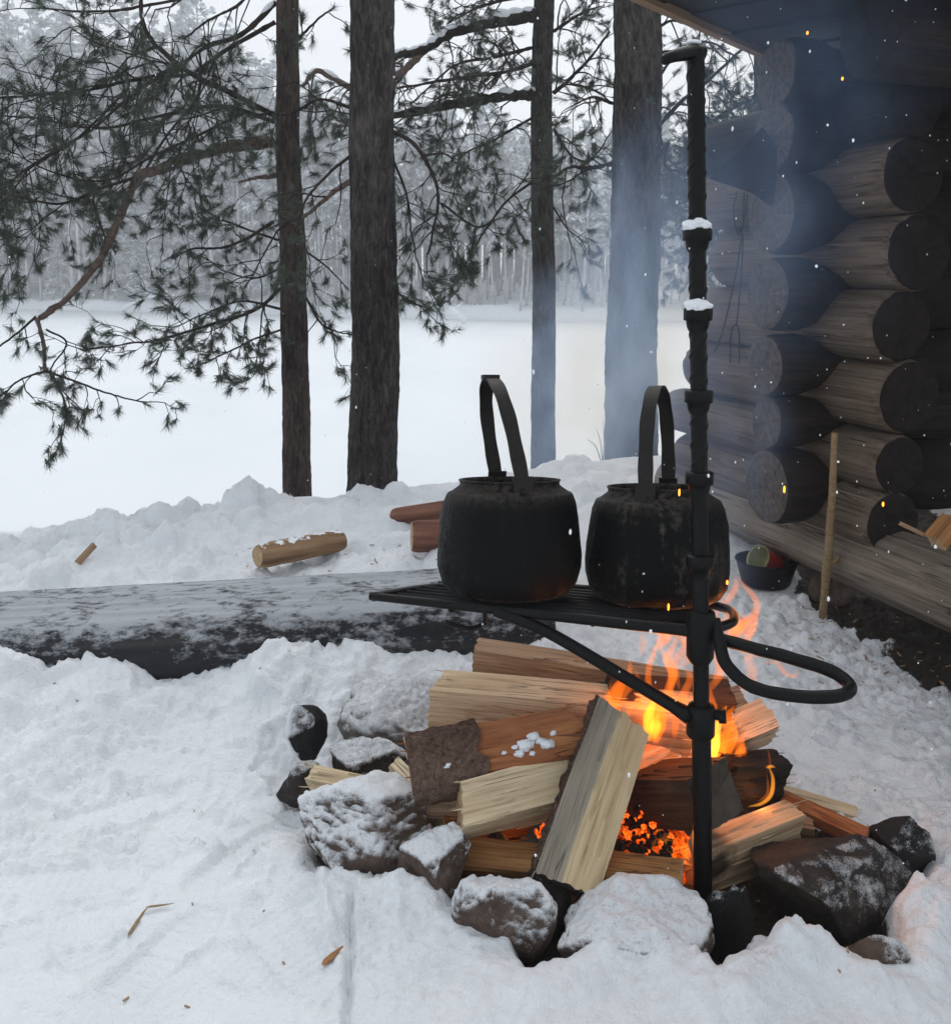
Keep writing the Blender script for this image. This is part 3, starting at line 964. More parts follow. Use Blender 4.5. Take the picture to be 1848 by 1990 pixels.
class Pine:
    def __init__(s, lab, base_u, base_v, top_u, y, w0, w1, mat, seed, zbase=None, lean_y=0.0):
        s.rg = np.random.default_rng(seed)
        pb, ptp = pt(base_u, base_v, y), pt(top_u, -140, y + lean_y)
        d = (ptp - pb) / (ptp[2] - pb[2])
        z0 = gz(pb[0], pb[1]) - 0.25
        b = pb + d * (z0 - pb[2])
        t = ptp + d * 1.2
        s.root = thing('pine_tree', lab, 'tree', b, 'pines on the bank above the lake')
        n = 260
        T = np.linspace(0, 1, n)[:, None]
        P = b + (t - b) * T
        wob = np.stack([fbm(T[:, 0] * 4 + seed, 0 * T[:, 0], 1.0, 3), fbm(T[:, 0] * 4, 0 * T[:, 0] + 7, seed, 3), 0 * T[:, 0]], 1) * 0.03
        P = P + wob
        r0 = w0 * scale_at(pb) / 2; r1 = w1 * scale_at(ptp) / 2
        rad = np.interp(P[:, 2], [z0, pb[2] + 0.05, pb[2] + 0.5, ptp[2], t[2]], [r0 * 1.25, r0 * 1.05, r0, r1, r1 * 0.85])
        zz = P[:, 2]
        def bump(a, i):
            zq = zz[i.astype(int)]
            x_, y_ = np.cos(a), np.sin(a)
            f = 6.0 * r0 / 0.1
            rid = 1 - np.abs(vnoise(x_ * f, y_ * f, zq * 5 + seed)) * 2
            rid2 = 1 - np.abs(vnoise(x_ * f * 2.2, y_ * f * 2.2, zq * 13)) * 2
            return 0.055 * rid + 0.03 * rid2 + 0.02 * vnoise(x_ * 18, y_ * 18, zq * 40)
        mb = MB(); mb.add(*tube(P, rad, 56, bump=bump))
        mb.build('trunk', mat, s.root)
        s.axis, s.P, s.y = d, P, y
        s.tp, s.td = [], []
        s.twigs = MB()
        s.snow = MB()
    def grow(s, p, d, L, r, lev, droop):
        rg = s.rg
        n = 6 if lev < 2 else 5
        pts = [p]
        dd = d.copy()
        for i in range(n):
            dd = dd + rg.normal(0, 0.22, 3) + np.array([0, 0, droop * 0.16 if i < n * 0.6 else -droop * 0.05 + 0.10])
            dd = unit(dd)
            p = p + dd * L / n
            pts.append(p)
        pts = np.array(pts)
        s.twigs.add(*tube(pts, np.linspace(r, max(0.0012, r * 0.45), n + 1), 4, caps=False))
        if lev >= 2 or L < 0.13:
            s.tuft(pts[-1], dd)
            if rg.random() < 0.8: s.tuft(pts[-2], unit(dd + rg.normal(0, .35, 3)))
            if rg.random() < 0.6: s.tuft((pts[-1] + pts[-2]) / 2, unit(dd + rg.normal(0, .5, 3)))
            return
        k = rg.integers(2, 5) if lev == 0 else rg.integers(1, 4)
        for j in range(k):
            i = rg.integers(2, n + 1)
            side = unit(np.cross(dd, rg.normal(0, 1, 3)))
            s.grow(pts[i], unit(dd * 0.65 + side * rg.uniform(0.4, 0.95)), L * rg.uniform(0.35, 0.65), r * 0.6, lev + 1, droop)
        s.tuft(pts[-1], dd)
        if rg.random() < 0.6: s.tuft(pts[-2], dd)
    def tuft(s, p, d):
        s.tp.append(p); s.td.append(d)
    def limb(s, uvy, r0, r1, mat='limb', twigs=0, L=(0.25, 0.55), frm=0.15, droop=-1.0, snow=0.0, up=0.0, name='branch', nseg=None):
        pts = cat_rom([pt(*q) for q in uvy], nseg or 8 * len(uvy))
        n = len(pts)
        pts = pts + np.cumsum(s.rg.normal(0, 0.0022, (n, 3)), axis=0) * np.linspace(0, 1, n)[:, None]
        rad = np.linspace(r0, r1, n) * (1 + 0.10 * s.rg.normal(0, 1, n) * (r0 > 0.008))
        rg = s.rg
        mb = MB(); mb.add(*tube(pts, rad, 10 if r0 > 0.01 else 6, bump=(lambda a, i: 0.10 * vnoise(np.cos(a) * 3, np.sin(a) * 3, i * 0.6)) if r0 > 0.01 else None))
        mb.build(name, M[mat], s.root)
        if snow:
            for i in range(0, n - 3, 3):
                seg = pts[i:i + 5]
                if rg.random() < snow and len(seg) > 3:
                    rr = rad[i] * rg.uniform(0.7, 1.15)
                    q = seg + np.array([0, 0, 1]) * rad[i] * 0.75
                    mb2 = MB(); mb2.add(*tube(q, rr * np.sin(np.linspace(0.35, math.pi - 0.35, len(q))), 8, sy=1.0)); mb2.build('snow_lump', M['snow'], s.root)
        T = np.gradient(pts, axis=0)
        for j in range(twigs):
            i = int(n * (frm + (1 - frm) * (j + rg.random()) / twigs)); i = min(i, n - 1)
            t = unit(T[i])
            side = unit(np.cross(t, rg.normal(0, 1, 3)))
            d = unit(t * rg.uniform(0.2, 0.9) + side * rg.uniform(0.5, 1.0) + np.array([0, 0, up]))
            s.grow(pts[i], d, rg.uniform(*L), max(0.0028, min(0.006, rad[i] * 0.55)), 0, droop)
        s.tuft(pts[-1], unit(T[-1]))
        return pts
    def done(s, needles=34, nl=0.050, nw=0.0012):
        rg = s.rg
        if s.twigs.n:
            tag(s.twigs.build('twigs', M['limb'], s.root), kind='stuff')
        P = np.array(s.tp); D = np.array(s.td)
        N = len(P)
        K = needles
        # short shoot: needles along the last 4 cm, splayed forward
        a = rg.random((N, K)) * 2 * math.pi
        sp = rg.uniform(0.25, 0.85, (N, K))
        ref = unit([0.3, 0.2, 0.93])
        X = np.cross(D, ref); X /= np.linalg.norm(X, axis=1)[:, None] + 1e-9
        Y = np.cross(D, X)
        nd = D[:, None, :] * (1.05 - sp[..., None] * 0.55) + sp[..., None] * (np.cos(a)[..., None] * X[:, None, :] + np.sin(a)[..., None] * Y[:, None, :])
        nd /= np.linalg.norm(nd, axis=2)[..., None]
        ln = nl * rg.uniform(0.7, 1.15, (N, K))
        b = P[:, None, :] - D[:, None, :] * (rg.random((N, K)) * 0.045)[..., None]
        tip = b + nd * ln[..., None] + np.array([0, 0, -0.006])
        w_ = np.cross(nd, rg.normal(0, 1, (N, K, 3))); w_ /= np.linalg.norm(w_, axis=2)[..., None] + 1e-9
        V = np.stack([b - w_ * nw, b + w_ * nw, tip], 2).reshape(-1, 3) - np.array(s.root.location)
        tag(fast_mesh('needles', V, np.arange(len(V)).reshape(-1, 3), M['needles'], s.root, False), kind='stuff')
        return N

T1 = Pine('slim reddish pine, leftmost trunk, with a bare limb reaching far left', 575, 980, 553, 4.9, 51, 39, M['bark_red'], 3)
a = T1.limb
a([(532, 275, 4.9), (450, 283, 4.8), (380, 302, 4.7), (330, 322, 4.62), (265, 342, 4.55)], 0.030, 0.024, 'limb_pink', 0, snow=0.25)
a([(268, 340, 4.55), (228, 430, 4.5), (190, 505, 4.45), (125, 583, 4.4), (68, 618, 4.36)], 0.021, 0.013, 'limb_pink', 0)
a([(70, 615, 4.36), (30, 650, 4.33), (-40, 700, 4.3)], 0.007, 0.004, twigs=3, L=(0.1, 0.25))
a([(72, 618, 4.36), (84, 672, 4.33), (86, 722, 4.3)], 0.010, 0.008, 'limb_pink')
a([(86, 720, 4.3), (150, 742, 4.25), (225, 768, 4.22), (305, 790, 4.2)], 0.006, 0.003, twigs=6, L=(0.08, 0.24), droop=-1.2)
a([(86, 722, 4.3), (40, 740, 4.3), (-20, 790, 4.3)], 0.006, 0.003, twigs=6, L=(0.08, 0.24), droop=-1.2)
a([(100, 722, 4.3), (128, 790, 4.28), (122, 870, 4.26)], 0.005, 0.0025, twigs=4, L=(0.08, 0.18), droop=-1.4)
a([(90, 640, 4.33), (130, 668, 4.3), (100, 730, 4.3), (170, 800, 4.28)], 0.005, 0.0025, twigs=4, L=(0.08, 0.2), droop=-1.4)
a([(268, 342, 4.55), (190, 368, 4.4), (110, 395, 4.3), (0, 372, 4.2), (-60, 360, 4.2)], 0.008, 0.004, 'limb', twigs=10, L=(0.15, 0.4))
a([(285, 325, 4.55), (330, 255, 4.5), (380, 200, 4.45), (420, 120, 4.4)], 0.006, 0.003, twigs=5, L=(0.15, 0.4))
a([(532, 222, 4.9), (440, 178, 4.75), (375, 150, 4.65), (322, 112, 4.6), (280, 60, 4.55), (268, -30, 4.5)], 0.015, 0.009, 'limb', twigs=5, frm=0.3, L=(0.2, 0.45), snow=0.6)
a([(535, 5, 4.9), (470, 66, 4.8), (400, 92, 4.7), (330, 140, 4.6), (235, 168, 4.5), (110, 190, 4.4), (-20, 205, 4.3)], 0.013, 0.005, twigs=18, frm=0.3, snow=0.3)
a([(535, 42, 4.9), (440, 96, 4.9), (370, 142, 4.85), (290, 160, 4.8), (180, 250, 4.7), (80, 310, 4.6), (-20, 380, 4.5)], 0.012, 0.004, twigs=18, frm=0.3)
a([(532, 236, 4.9), (430, 205, 5.0), (310, 225, 5.0), (190, 250, 5.0), (60, 228, 5.0), (-30, 222, 5.0)], 0.011, 0.004, twigs=18, frm=0.15)
a([(480, 215, 4.95), (400, 255, 4.8), (300, 300, 4.6), (200, 350, 4.5), (90, 330, 4.4), (0, 290, 4.3)], 0.008, 0.003, twigs=14, frm=0.05)
a([(250, 170, 4.6), (150, 270, 4.5), (60, 330, 4.4), (0, 420, 4.4)], 0.007, 0.003, twigs=10)
a([(540, -60, 4.9), (420, -20, 4.8), (300, 10, 4.7), (180, 25, 4.6), (70, 18, 4.6)], 0.010, 0.004, twigs=7, frm=0.3, droop=-0.6)
a([(545, -80, 4.9), (470, 0, 4.7), (420, 30, 4.6), (360, 60, 4.5)], 0.010, 0.004, twigs=7, frm=0.2)
a([(532, 430, 4.9), (480, 462, 4.85), (430, 482, 4.8), (370, 486, 4.75), (340, 505, 4.7)], 0.010, 0.004, twigs=4, L=(0.12, 0.3))
a([(540, 466, 4.9), (470, 440, 5.0), (400, 405, 5.0), (390, 350, 5.0), (360, 330, 5.0)], 0.007, 0.003, twigs=4, L=(0.12, 0.3))
a([(535, 340, 4.9), (500, 345, 4.75), (462, 353, 4.65)], 0.015, 0.004, 'limb_pink')
a([(545, 560, 5.0), (500, 600, 4.85), (420, 628, 4.7), (330, 655, 4.6), (250, 668, 4.5), (165, 678, 4.45)], 0.010, 0.003, twigs=15, frm=0.1, L=(0.14, 0.34), droop=-0.7)
a([(545, 600, 5.0), (470, 585, 5.0), (400, 610, 5.0), (330, 640, 4.9)], 0.008, 0.003, twigs=10, frm=0.05, L=(0.14, 0.34), droop=-0.8)
a([(545, 520, 5.0), (500, 540, 5.1), (440, 530, 5.1), (390, 500, 5.1)], 0.007, 0.003, twigs=6, L=(0.15, 0.35))
a([(548, 640, 4.9), (490, 660, 4.75), (430, 690, 4.7), (390, 710, 4.65)], 0.006, 0.003, twigs=6, L=(0.12, 0.28))
a([(585, 560, 4.9), (620, 620, 4.8), (650, 640, 4.8), (690, 650, 4.8)], 0.007, 0.003, twigs=6, L=(0.12, 0.3), droop=-0.7)
a([(578, 480, 4.9), (620, 505, 5.1), (680, 560, 5.3)], 0.007, 0.003, twigs=4, L=(0.12, 0.3))
a([(575, 80, 4.9), (600, 50, 4.8), (640, 10, 4.7)], 0.008, 0.004, twigs=3, L=(0.12, 0.3))
n1 = T1.done()

T2 = Pine('thick dark pine, second trunk from the left, rising left of the kettles', 723, 965, 723, 4.5, 88, 80, M['bark_dark'], 5)
a = T2.limb
a([(762, 255, 4.5), (805, 278, 4.5), (845, 335, 4.5), (858, 400, 4.5), (840, 480, 4.5)], 0.011, 0.005, twigs=9, frm=0.35, L=(0.2, 0.42))
a([(760, 300, 4.5), (790, 380, 4.6), (800, 460, 4.6), (820, 560, 4.6)], 0.007, 0.003, twigs=6, L=(0.12, 0.35))
a([(858, 395, 4.5), (930, 440, 4.6), (980, 390, 4.7), (1030, 310, 4.8)], 0.006, 0.003, twigs=8, L=(0.14, 0.32))
a([(765, 560, 4.5), (795, 590, 4.45), (835, 612, 4.4)], 0.006, 0.003, twigs=4, L=(0.08, 0.2), droop=-0.6)
a([(685, 350, 4.5), (640, 378, 4.6), (583, 425, 4.7)], 0.014, 0.008, 'limb_pink', twigs=2, frm=0.5)
a([(684, 300, 4.5), (640, 335, 4.4), (590, 390, 4.3), (560, 470, 4.3)], 0.008, 0.004, twigs=5, L=(0.15, 0.4))
a([(684, 210, 4.5), (620, 190, 4.6), (560, 215, 4.7), (470, 210, 4.8)], 0.009, 0.004, twigs=7, L=(0.15, 0.4))
n2 = T2.done()

T3 = Pine('slender straight pine in the middle, just right of the left kettle handle', 1053, 925, 1059, 6.4, 44, 37, M['bark_dark'], 8)
a = T3.limb
a([(1042, 28, 6.4), (960, 42, 6.2), (880, 62, 6.0), (820, 98, 5.9), (762, 108, 5.9)], 0.042, 0.022, 'limb', twigs=4, frm=0.1, snow=0.95, L=(0.2, 0.5))
a([(825, 92, 5.9), (780, 140, 5.9), (700, 175, 5.9), (620, 138, 5.9), (590, 170, 5.9)], 0.028, 0.012, 'limb_pink', twigs=5, snow=0.7, L=(0.2, 0.5))
a([(1042, 182, 6.4), (970, 188, 6.2), (880, 202, 6.1), (760, 222, 6.0), (690, 232, 5.9)], 0.036, 0.020, 'limb', twigs=12, snow=0.7, frm=0.02, L=(0.25, 0.6), droop=-0.9)
a([(1042, 120, 6.4), (980, 140, 6.2), (900, 150, 6.0), (800, 165, 5.9), (770, 170, 5.9)], 0.014, 0.006, twigs=16, frm=0.02, L=(0.25, 0.6), droop=-0.6)
a([(1042, 90, 6.4), (960, 110, 6.4), (880, 130, 6.4), (800, 205, 6.3)], 0.012, 0.005, twigs=12, frm=0.02, L=(0.25, 0.55), droop=-0.6)
a([(1042, -10, 6.4), (980, 0, 6.2), (920, 20, 6.1), (870, 45, 6.0)], 0.012, 0.005, twigs=10, frm=0.02, L=(0.2, 0.5), droop=-0.5)
a([(1040, 225, 6.4), (960, 270, 6.2), (900, 300, 6.1), (880, 360, 6.0)], 0.010, 0.004, twigs=10, frm=0.05, L=(0.2, 0.5))
a([(1038, 350, 6.4), (980, 395, 6.2), (930, 470, 6.1), (900, 520, 6.0)], 0.010, 0.004, twigs=6, frm=0.15, L=(0.15, 0.4))
a([(1076, 180, 6.4), (1110, 150, 6.3), (1150, 110, 6.2), (1185, 60, 6.2)], 0.014, 0.006, twigs=10, frm=0.02, L=(0.2, 0.55), droop=-0.6)
a([(1076, 60, 6.4), (1120, 30, 6.4), (1170, 10, 6.4)], 0.012, 0.005, twigs=10, frm=0.02, L=(0.2, 0.5), droop=-0.5)
a([(1076, 250, 6.4), (1110, 300, 6.3), (1150, 310, 6.2), (1190, 260, 6.2)], 0.010, 0.004, twigs=8, frm=0.02, L=(0.2, 0.5), droop=-0.7)
a([(1074, 400, 6.4), (1100, 440, 6.3), (1130, 470, 6.2)], 0.007, 0.003, twigs=4, L=(0.12, 0.35))
n3 = T3.done()

T4 = Pine('thick pine veiled by blue smoke, rightmost trunk, behind the right kettle', 1224, 890, 1241, 5.6, 95, 84, M['bark_dark'], 12)
a = T4.limb
a([(1188, 318, 5.6), (1150, 325, 5.5), (1110, 322, 5.4), (1080, 335, 5.4)], 0.014, 0.006, twigs=5, L=(0.2, 0.5), frm=0.1)
a([(1280, 245, 5.6), (1325, 195, 5.6), (1375, 155, 5.6), (1440, 95, 5.6)], 0.014, 0.007, twigs=7, L=(0.2, 0.5), frm=0.1)
a([(1280, 150, 5.6), (1320, 95, 5.7), (1370, 80, 5.7), (1430, 110, 5.7)], 0.010, 0.005, twigs=8, L=(0.2, 0.5), frm=0.05, droop=-0.4)
a([(1280, 305, 5.6), (1298, 280, 5.5), (1290, 320, 5.5), (1325, 335, 5.5)], 0.012, 0.006, twigs=3, L=(0.1, 0.3))
a([(1190, 200, 5.6), (1150, 190, 5.5), (1110, 210, 5.5)], 0.010, 0.004, twigs=7, L=(0.2, 0.5), frm=0.05)
a([(1282, 50, 5.6), (1310, 40, 5.6), (1350, 60, 5.6)], 0.010, 0.004, twigs=4, L=(0.2, 0.4), frm=0.05)
n4 = T4.done()

T5 = Pine('bushy dusty green pine behind the grill pole beside the cabin', 1500, 800, 1495, 9.0, 60, 50, M['bark_dark'], 15)
a = T5.limb
for v0, sp in ((250, 150), (300, 190), (350, 200), (400, 215), (440, 200), (210, 110), (470, 170), (330, 160), (380, 210)):
    a([(1490, v0 - 30, 9.0), (1490 - sp * 0.5, v0 - 5, 8.7), (1490 - sp, v0 + 25, 8.4)], 0.015, 0.005, twigs=22, frm=0.1, L=(0.2, 0.5), droop=-0.4)
n5 = T5.done(26, 0.06, 0.0016)
print('tufts', n1, n2, n3, n4, n5, 'far', nfar)

# a bare sapling on the snow ridge
q = pt(1172, 892, 4.6)
root = thing('bare_sapling', 'bare thin sapling twigs sticking out of the snow ridge by the smoky trunk', 'sapling', q)
b = MB()
for du, dv in ((0, -75), (-14, -60), (-30, -38)):
    e = pt(1172 + du, 892 + dv, 4.6)
    b.add(*tube(cat_rom([q - np.array([0, 0, 0.05]), (q + e) / 2 + np.array([0.004, 0, 0.01]), e], 7), np.linspace(0.003, 0.0012, 7), 5))
b.build('stem', M['limb'], root)

# ------------------------------------------------------------------ log cabin
a1 = unit([0.954, 0.30, 0]); a2 = unit([0.30, -0.954, 0]); ZZ = np.array([0, 0, 1.0])
cabin = thing('log_cabin', 'dark log cabin corner with crossed round log ends under an eave', 'log cabin', (1.2, 3.0, 0.0))

def cabin_log(p, d, L, r, mats, seed, taper=0.0, name='log', neck=0.0):
    d = unit(d)
    zx = np.cross(d, [0, 0, 1.0]); zx = unit(zx); zz = np.cross(zx, d)
    n, k = 36, max(10, int(L / 0.03))
    k = min(k, 110)
    X = np.linspace(0, L, k)
    A = np.linspace(0, 2 * math.pi, n, endpoint=False)
    XX, AA = np.meshgrid(X, A, indexing='ij')
    rr = r * (1 - taper * XX / L) * (1 + 0.035 * vnoise(np.cos(AA) * 1.5 + seed, np.sin(AA) * 1.5, XX * 1.5 + seed) + 0.012 * vnoise(np.cos(AA) * 9, np.sin(AA) * 9 + seed, XX * 2.5))
    rid = vnoise(np.cos(AA) * 5 + seed * 3, np.sin(AA) * 5, XX * 1.1)
    rr -= 0.006 * np.exp(-(rid / 0.05) ** 2)          # drying checks along the grain
    rr *= 1 - neck * smooth(0.10, 0.17, XX) * smooth(0.62, 0.45, XX)
    edge = np.minimum(XX, L - XX)
    rr -= 0.006 * np.exp(-edge / 0.008)
    V = np.stack([XX, rr * np.cos(AA), rr * np.sin(AA)], -1)
    V = V.reshape(-1, 3)
    Fs, ms = [], []
    for i in range(k - 1):
        for j in range(n):
            Fs.append((i * n + j, i * n + (j + 1) % n, (i + 1) * n + (j + 1) % n, (i + 1) * n + j)); ms.append(0)
    b = MB(); b.add(V, Fs, ms)
    for xe, base, flip in ((0.0, 0, False), (L, (k - 1) * n, True)):
        # end face with uneven saw cut and radial checks
        nr_ = 7
        Vr, Fr = [], []
        for q in range(nr_):
            f = 1 - (q + 1) / (nr_ + 0.0)
            for j in range(n):
                rb = rr.reshape(k, n)[0 if not flip else -1][j] * max(f, 0.02)
                dx = 0.004 * vnoise(math.cos(A[j]) * f * 4 + seed, math.sin(A[j]) * f * 4, 3.0) - (0.006 if (j + int(seed * 7)) % 12 == 0 and f > 0.2 else 0)
                Vr.append((xe + (dx if flip else -dx), rb * math.cos(A[j]), rb * math.sin(A[j])))
        off = b.n
        b.V.append(np.array(Vr)); b.n += len(Vr)
        for q in range(nr_):
            lo = base if q == 0 else off + (q - 1) * n
            hi = off + q * n
            for j in range(n):
                f_ = (lo + j, lo + (j + 1) % n, hi + (j + 1) % n, hi + j)
                b.F.append(list(f_[::-1] if not flip else f_)); b.M.append(1)
    Mx = Matrix(((d[0], zx[0], zz[0], p[0]), (d[1], zx[1], zz[1], p[1]), (d[2], zx[2], zz[2], p[2]), (0, 0, 0, 1)))
    o = b.build(name, mats, cabin, mat4=None, origin=(0, 0, 0))
    o.parent = cabin
    o.matrix_parent_inverse = Matrix.Identity(4)
    o.matrix_local = Matrix.Translation(-cabin.location) @ Mx
    return o

# logs of the side wall, ends towards the fire
for (u, v, r_, tb) in ((1778, 200, 0.095, 0.95), (1775, 338, 0.108, 0.85), (1785, 490, 0.112, 0.78), (1752, 634, 0.104, 0.88), (1768, 772, 0.110, 0.95), (1748, 905, 0.090, 1.12), (1735, 1018, 0.095, 1.0)):
    p = pt(u, v, 2.70)
    cabin_log(p, -a2, tb + 0.15, r_, [M['cabin_shaded' if v < 250 else 'cabin_side'], M['cabin_end_dark']], v * 0.01)  # top log takes the darker copy, eave shade in its colour
p = pt(1735, 1090, 2.75)
p = np.array([1.236, 2.7, 0.205])
cabin_log(p + a2 * 1.7, -a2, 3.0, 0.108, [M['cabin_sill'], M['cabin_end']], 4.4, 0.0, 'sill_log')
# logs of the cross wall
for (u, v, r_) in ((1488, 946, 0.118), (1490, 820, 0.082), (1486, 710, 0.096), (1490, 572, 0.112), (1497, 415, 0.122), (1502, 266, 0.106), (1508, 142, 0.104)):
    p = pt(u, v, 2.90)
    cabin_log(p, a1, 3.6, r_, [M['cabin_shaded'], M['cabin_end']], v * 0.013 + 2, neck=0.20)

p = pt(1490, 820, 2.90) + a1 * 2.1 - a2 * 0.06
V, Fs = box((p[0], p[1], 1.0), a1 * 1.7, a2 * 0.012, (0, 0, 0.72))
b = MB(); b.add(V, Fs); b.build('gap_backing', M['cabin_shaded'], cabin, False)  # unseen panel, added to block bright sky between the logs
# roof: flat underside of boards; its left edge runs away from the fire
ZR = 1.75
P1, P2 = on_z(1250, 0, ZR), on_z(1482, 106, ZR)
eh = unit(P2 - P1); nrm = np.array([0, 0, 1.0]); er = np.cross(eh, nrm)
def local_obj(name, V, Fs, mat, origin, X, Y, Z, parent, sm=False):
    b = MB(); b.add(V, Fs)
    o = b.build(name, mat, None, smooth_=sm, origin=(0, 0, 0))
    Mx = Matrix(((X[0], Y[0], Z[0], origin[0]), (X[1], Y[1], Z[1], origin[1]), (X[2], Y[2], Z[2], origin[2]), (0, 0, 0, 1)))
    o.parent = parent
    o.matrix_local = Matrix.Translation(-parent.location) @ Mx
    return o
k = 0
t = -0.02
while t < 3.6:
    wd = 0.135
    # every board starts at the left edge and runs right; the front ones are cut back along the front wall line
    c_ = P1 + eh * (t + wd / 2) + er * 1.6 + nrm * (0.03 + 0.006 * (k % 2))
    V, Fs = box((0, 0, 0), (1.6 - 0.004 * (k % 3), 0, 0), (0, wd / 2 - 0.003, 0), (0, 0, 0.014))
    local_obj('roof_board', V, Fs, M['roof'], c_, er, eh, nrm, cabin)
    t += wd; k += 1
V, Fs = box((0, 0, 0), (1.9, 0, 0), (0, 0.014, 0), (0, 0, 0.035))
local_obj('eave_board', V, Fs, M['fascia'], P1 + eh * 1.70 + nrm * 0.036 - er * 0.014, eh, -er, nrm, cabin)
V, Fs = box((0, 0, 0), (1.85, 0, 0), (0, 1.6, 0), (0, 0, 0.07))
local_obj('roof_snow', V, Fs, M['snow'], P1 + eh * 1.80 + er * 1.6 + nrm * 0.15, eh, -er, nrm, cabin)
p = pt(1690, 62, 2.42)
cabin_log(p, a1, 3.0, 0.115, [M['cabin_shaded'], M['cabin_end_dark']], 8.8, 0.0, 'purlin')

# board sticking out under the eave
tri = [(1378, 346), (1482, 246), (1520, 300), (1500, 400), (1462, 374)]
F0 = [pt(u, v, 2.80 + (u - 1378) * 0.0006) for u, v in tri]
B0 = [q + np.array([0.01, 0.05, 0.004]) for q in F0]
n = len(tri)
b = MB(); b.add(F0 + B0, [tuple(range(n - 1, -1, -1)), tuple(range(n, 2 * n))] + [(i, (i + 1) % n, n + (i + 1) % n, n + i) for i in range(n)])
o = b.build('pointed_board', M['cabin_shaded'], None, False, origin=F0[0])
tag(o, 'dark pointed board jutting out from the log ends below the eave', 'board')

def wire(name, lab, cat, paths, r, mat, y):
    b = MB()
    q0 = pt(paths[0][0][0], paths[0][0][1], y)
    for path in paths:
        P = cat_rom([pt(u, v, y) for u, v in path], 5 * len(path) + 4)
        b.add(*tube(P, r, 6))
    o = b.build(name, mat, None, True, origin=q0)
    return tag(o, lab, cat)
wire('roasting_fork', 'thin iron roasting skewer with a straight point hanging by the log ends', 'roasting fork',
     [[(1446, 375), (1442, 450), (1428, 540), (1405, 640), (1388, 684)]], 0.0022, M['iron'], 2.72)
wire('roasting_fork', 'thin iron roasting fork with two prongs hanging by the log ends', 'roasting fork',
     [[(1432, 372), (1425, 410), (1434, 455), (1446, 425), (1452, 378)], [(1444, 455), (1440, 540), (1431, 632)], [(1419, 705), (1420, 650), (1431, 630), (1436, 655), (1436, 707)]], 0.0022, M['iron'], 2.66)

# ------------------------------------------------------------------ stick, pan and tin by the cabin
q0 = gnd(1598, 1197); print('stick', q0); q1 = pt(1622, 842, q0[1] - 0.16)
P = cat_rom([q0 - np.array([0, 0, 0.02]), pt(1608, 1090, q0[1] - 0.06), pt(1616, 980, q0[1] - 0.11), q1], 30)
root = thing('walking_stick', 'pale peeled stick standing upright in the snow in front of the cabin logs', 'stick', q0)
b = MB(); b.add(*tube(P, np.interp(np.linspace(0, 1, 30), [0, 0.2, 0.3, 1], [0.011, 0.0125, 0.014, 0.0085]), 12, bump=lambda a, i: 0.12 * vnoise(np.cos(a) * 2, np.sin(a) * 2, i * 0.5)))
b.build('shaft', M['stick'], root)
b = MB(); pk = P[9]
b.add(*tube([pk, pk + np.array([0.02, -0.01, 0.015]), pk + np.array([0.028, -0.012, 0.03])], [0.008, 0.006, 0.004], 8))
b.build('stub', M['stick'], root)

q = gnd(1500, 1150)
c_ = q + np.array([0, 0.07, 0.0])
sc = scale_at(c_)
rp = 118 * sc / 2
root = thing('frying_pan', 'black deep pan sitting on the snow beside the cabin sill', 'pan', c_)
prof = [(0.0, 0.004), (rp * 0.70, 0.004), (rp * 0.78, 0.012), (rp * 0.98, 0.085), (rp * 1.02, 0.088), (rp * 1.0, 0.092), (rp * 0.94, 0.084), (rp * 0.74, 0.018), (0.0, 0.014)]
b = MB(); V, Fs = lathe(prof, 48, c_); b.add(V, Fs); b.build('pan_body', M['iron'], root)
hp = [c_ + np.array([rp * 0.85, 0.02, 0.075]), pt(1548, 1080, c_[1] - 0.04), pt(1574, 1062, c_[1] - 0.07)]
b = MB(); b.add(*tube(cat_rom(hp, 12), np.linspace(0.008, 0.011, 12), 10, sy=0.6)); b.build('handle', M['iron'], root)
# tin mug lying in the pan
cm = c_ + np.array([-0.012, 0.0, 0.085])
ax = unit([-0.78, -0.42, 0.40])
xx = unit(np.cross(ax, [0, 0, 1])); yy = np.cross(ax, xx)
root = thing('tin_can', 'red and olive tin mug lying tipped in the black pan', 'mug', cm)
def tin(name, rads, mats):
    V, Fs = lathe([(r_, z_) for r_, z_ in rads], 36)
    V = cm + V[:, :1] * xx + V[:, 1:2] * yy + V[:, 2:3] * ax
    b = MB(); b.add(V, Fs); return b.build(name, mats, root)
tin('can_wall', [(0.0, -0.06), (0.038, -0.06), (0.040, -0.055), (0.042, 0.0), (0.044, 0.02)], M['red_tin'])
tin('lining', [(0.044, 0.021), (0.0465, 0.024), (0.0455, 0.030), (0.042, 0.022), (0.038, -0.04), (0.0, -0.045)], M['green_tin'])
V, Fs = lathe([(0.0432, -0.035), (0.0436, -0.005)], 36)
V = cm + V[:, :1] * xx + V[:, 1:2] * yy + V[:, 2:3] * ax
keep = [f for f in Fs if (f[0] % 36) in range(2, 12)]
b = MB(); b.add(V, keep); b.build('label_patch', M['white_label'], root)

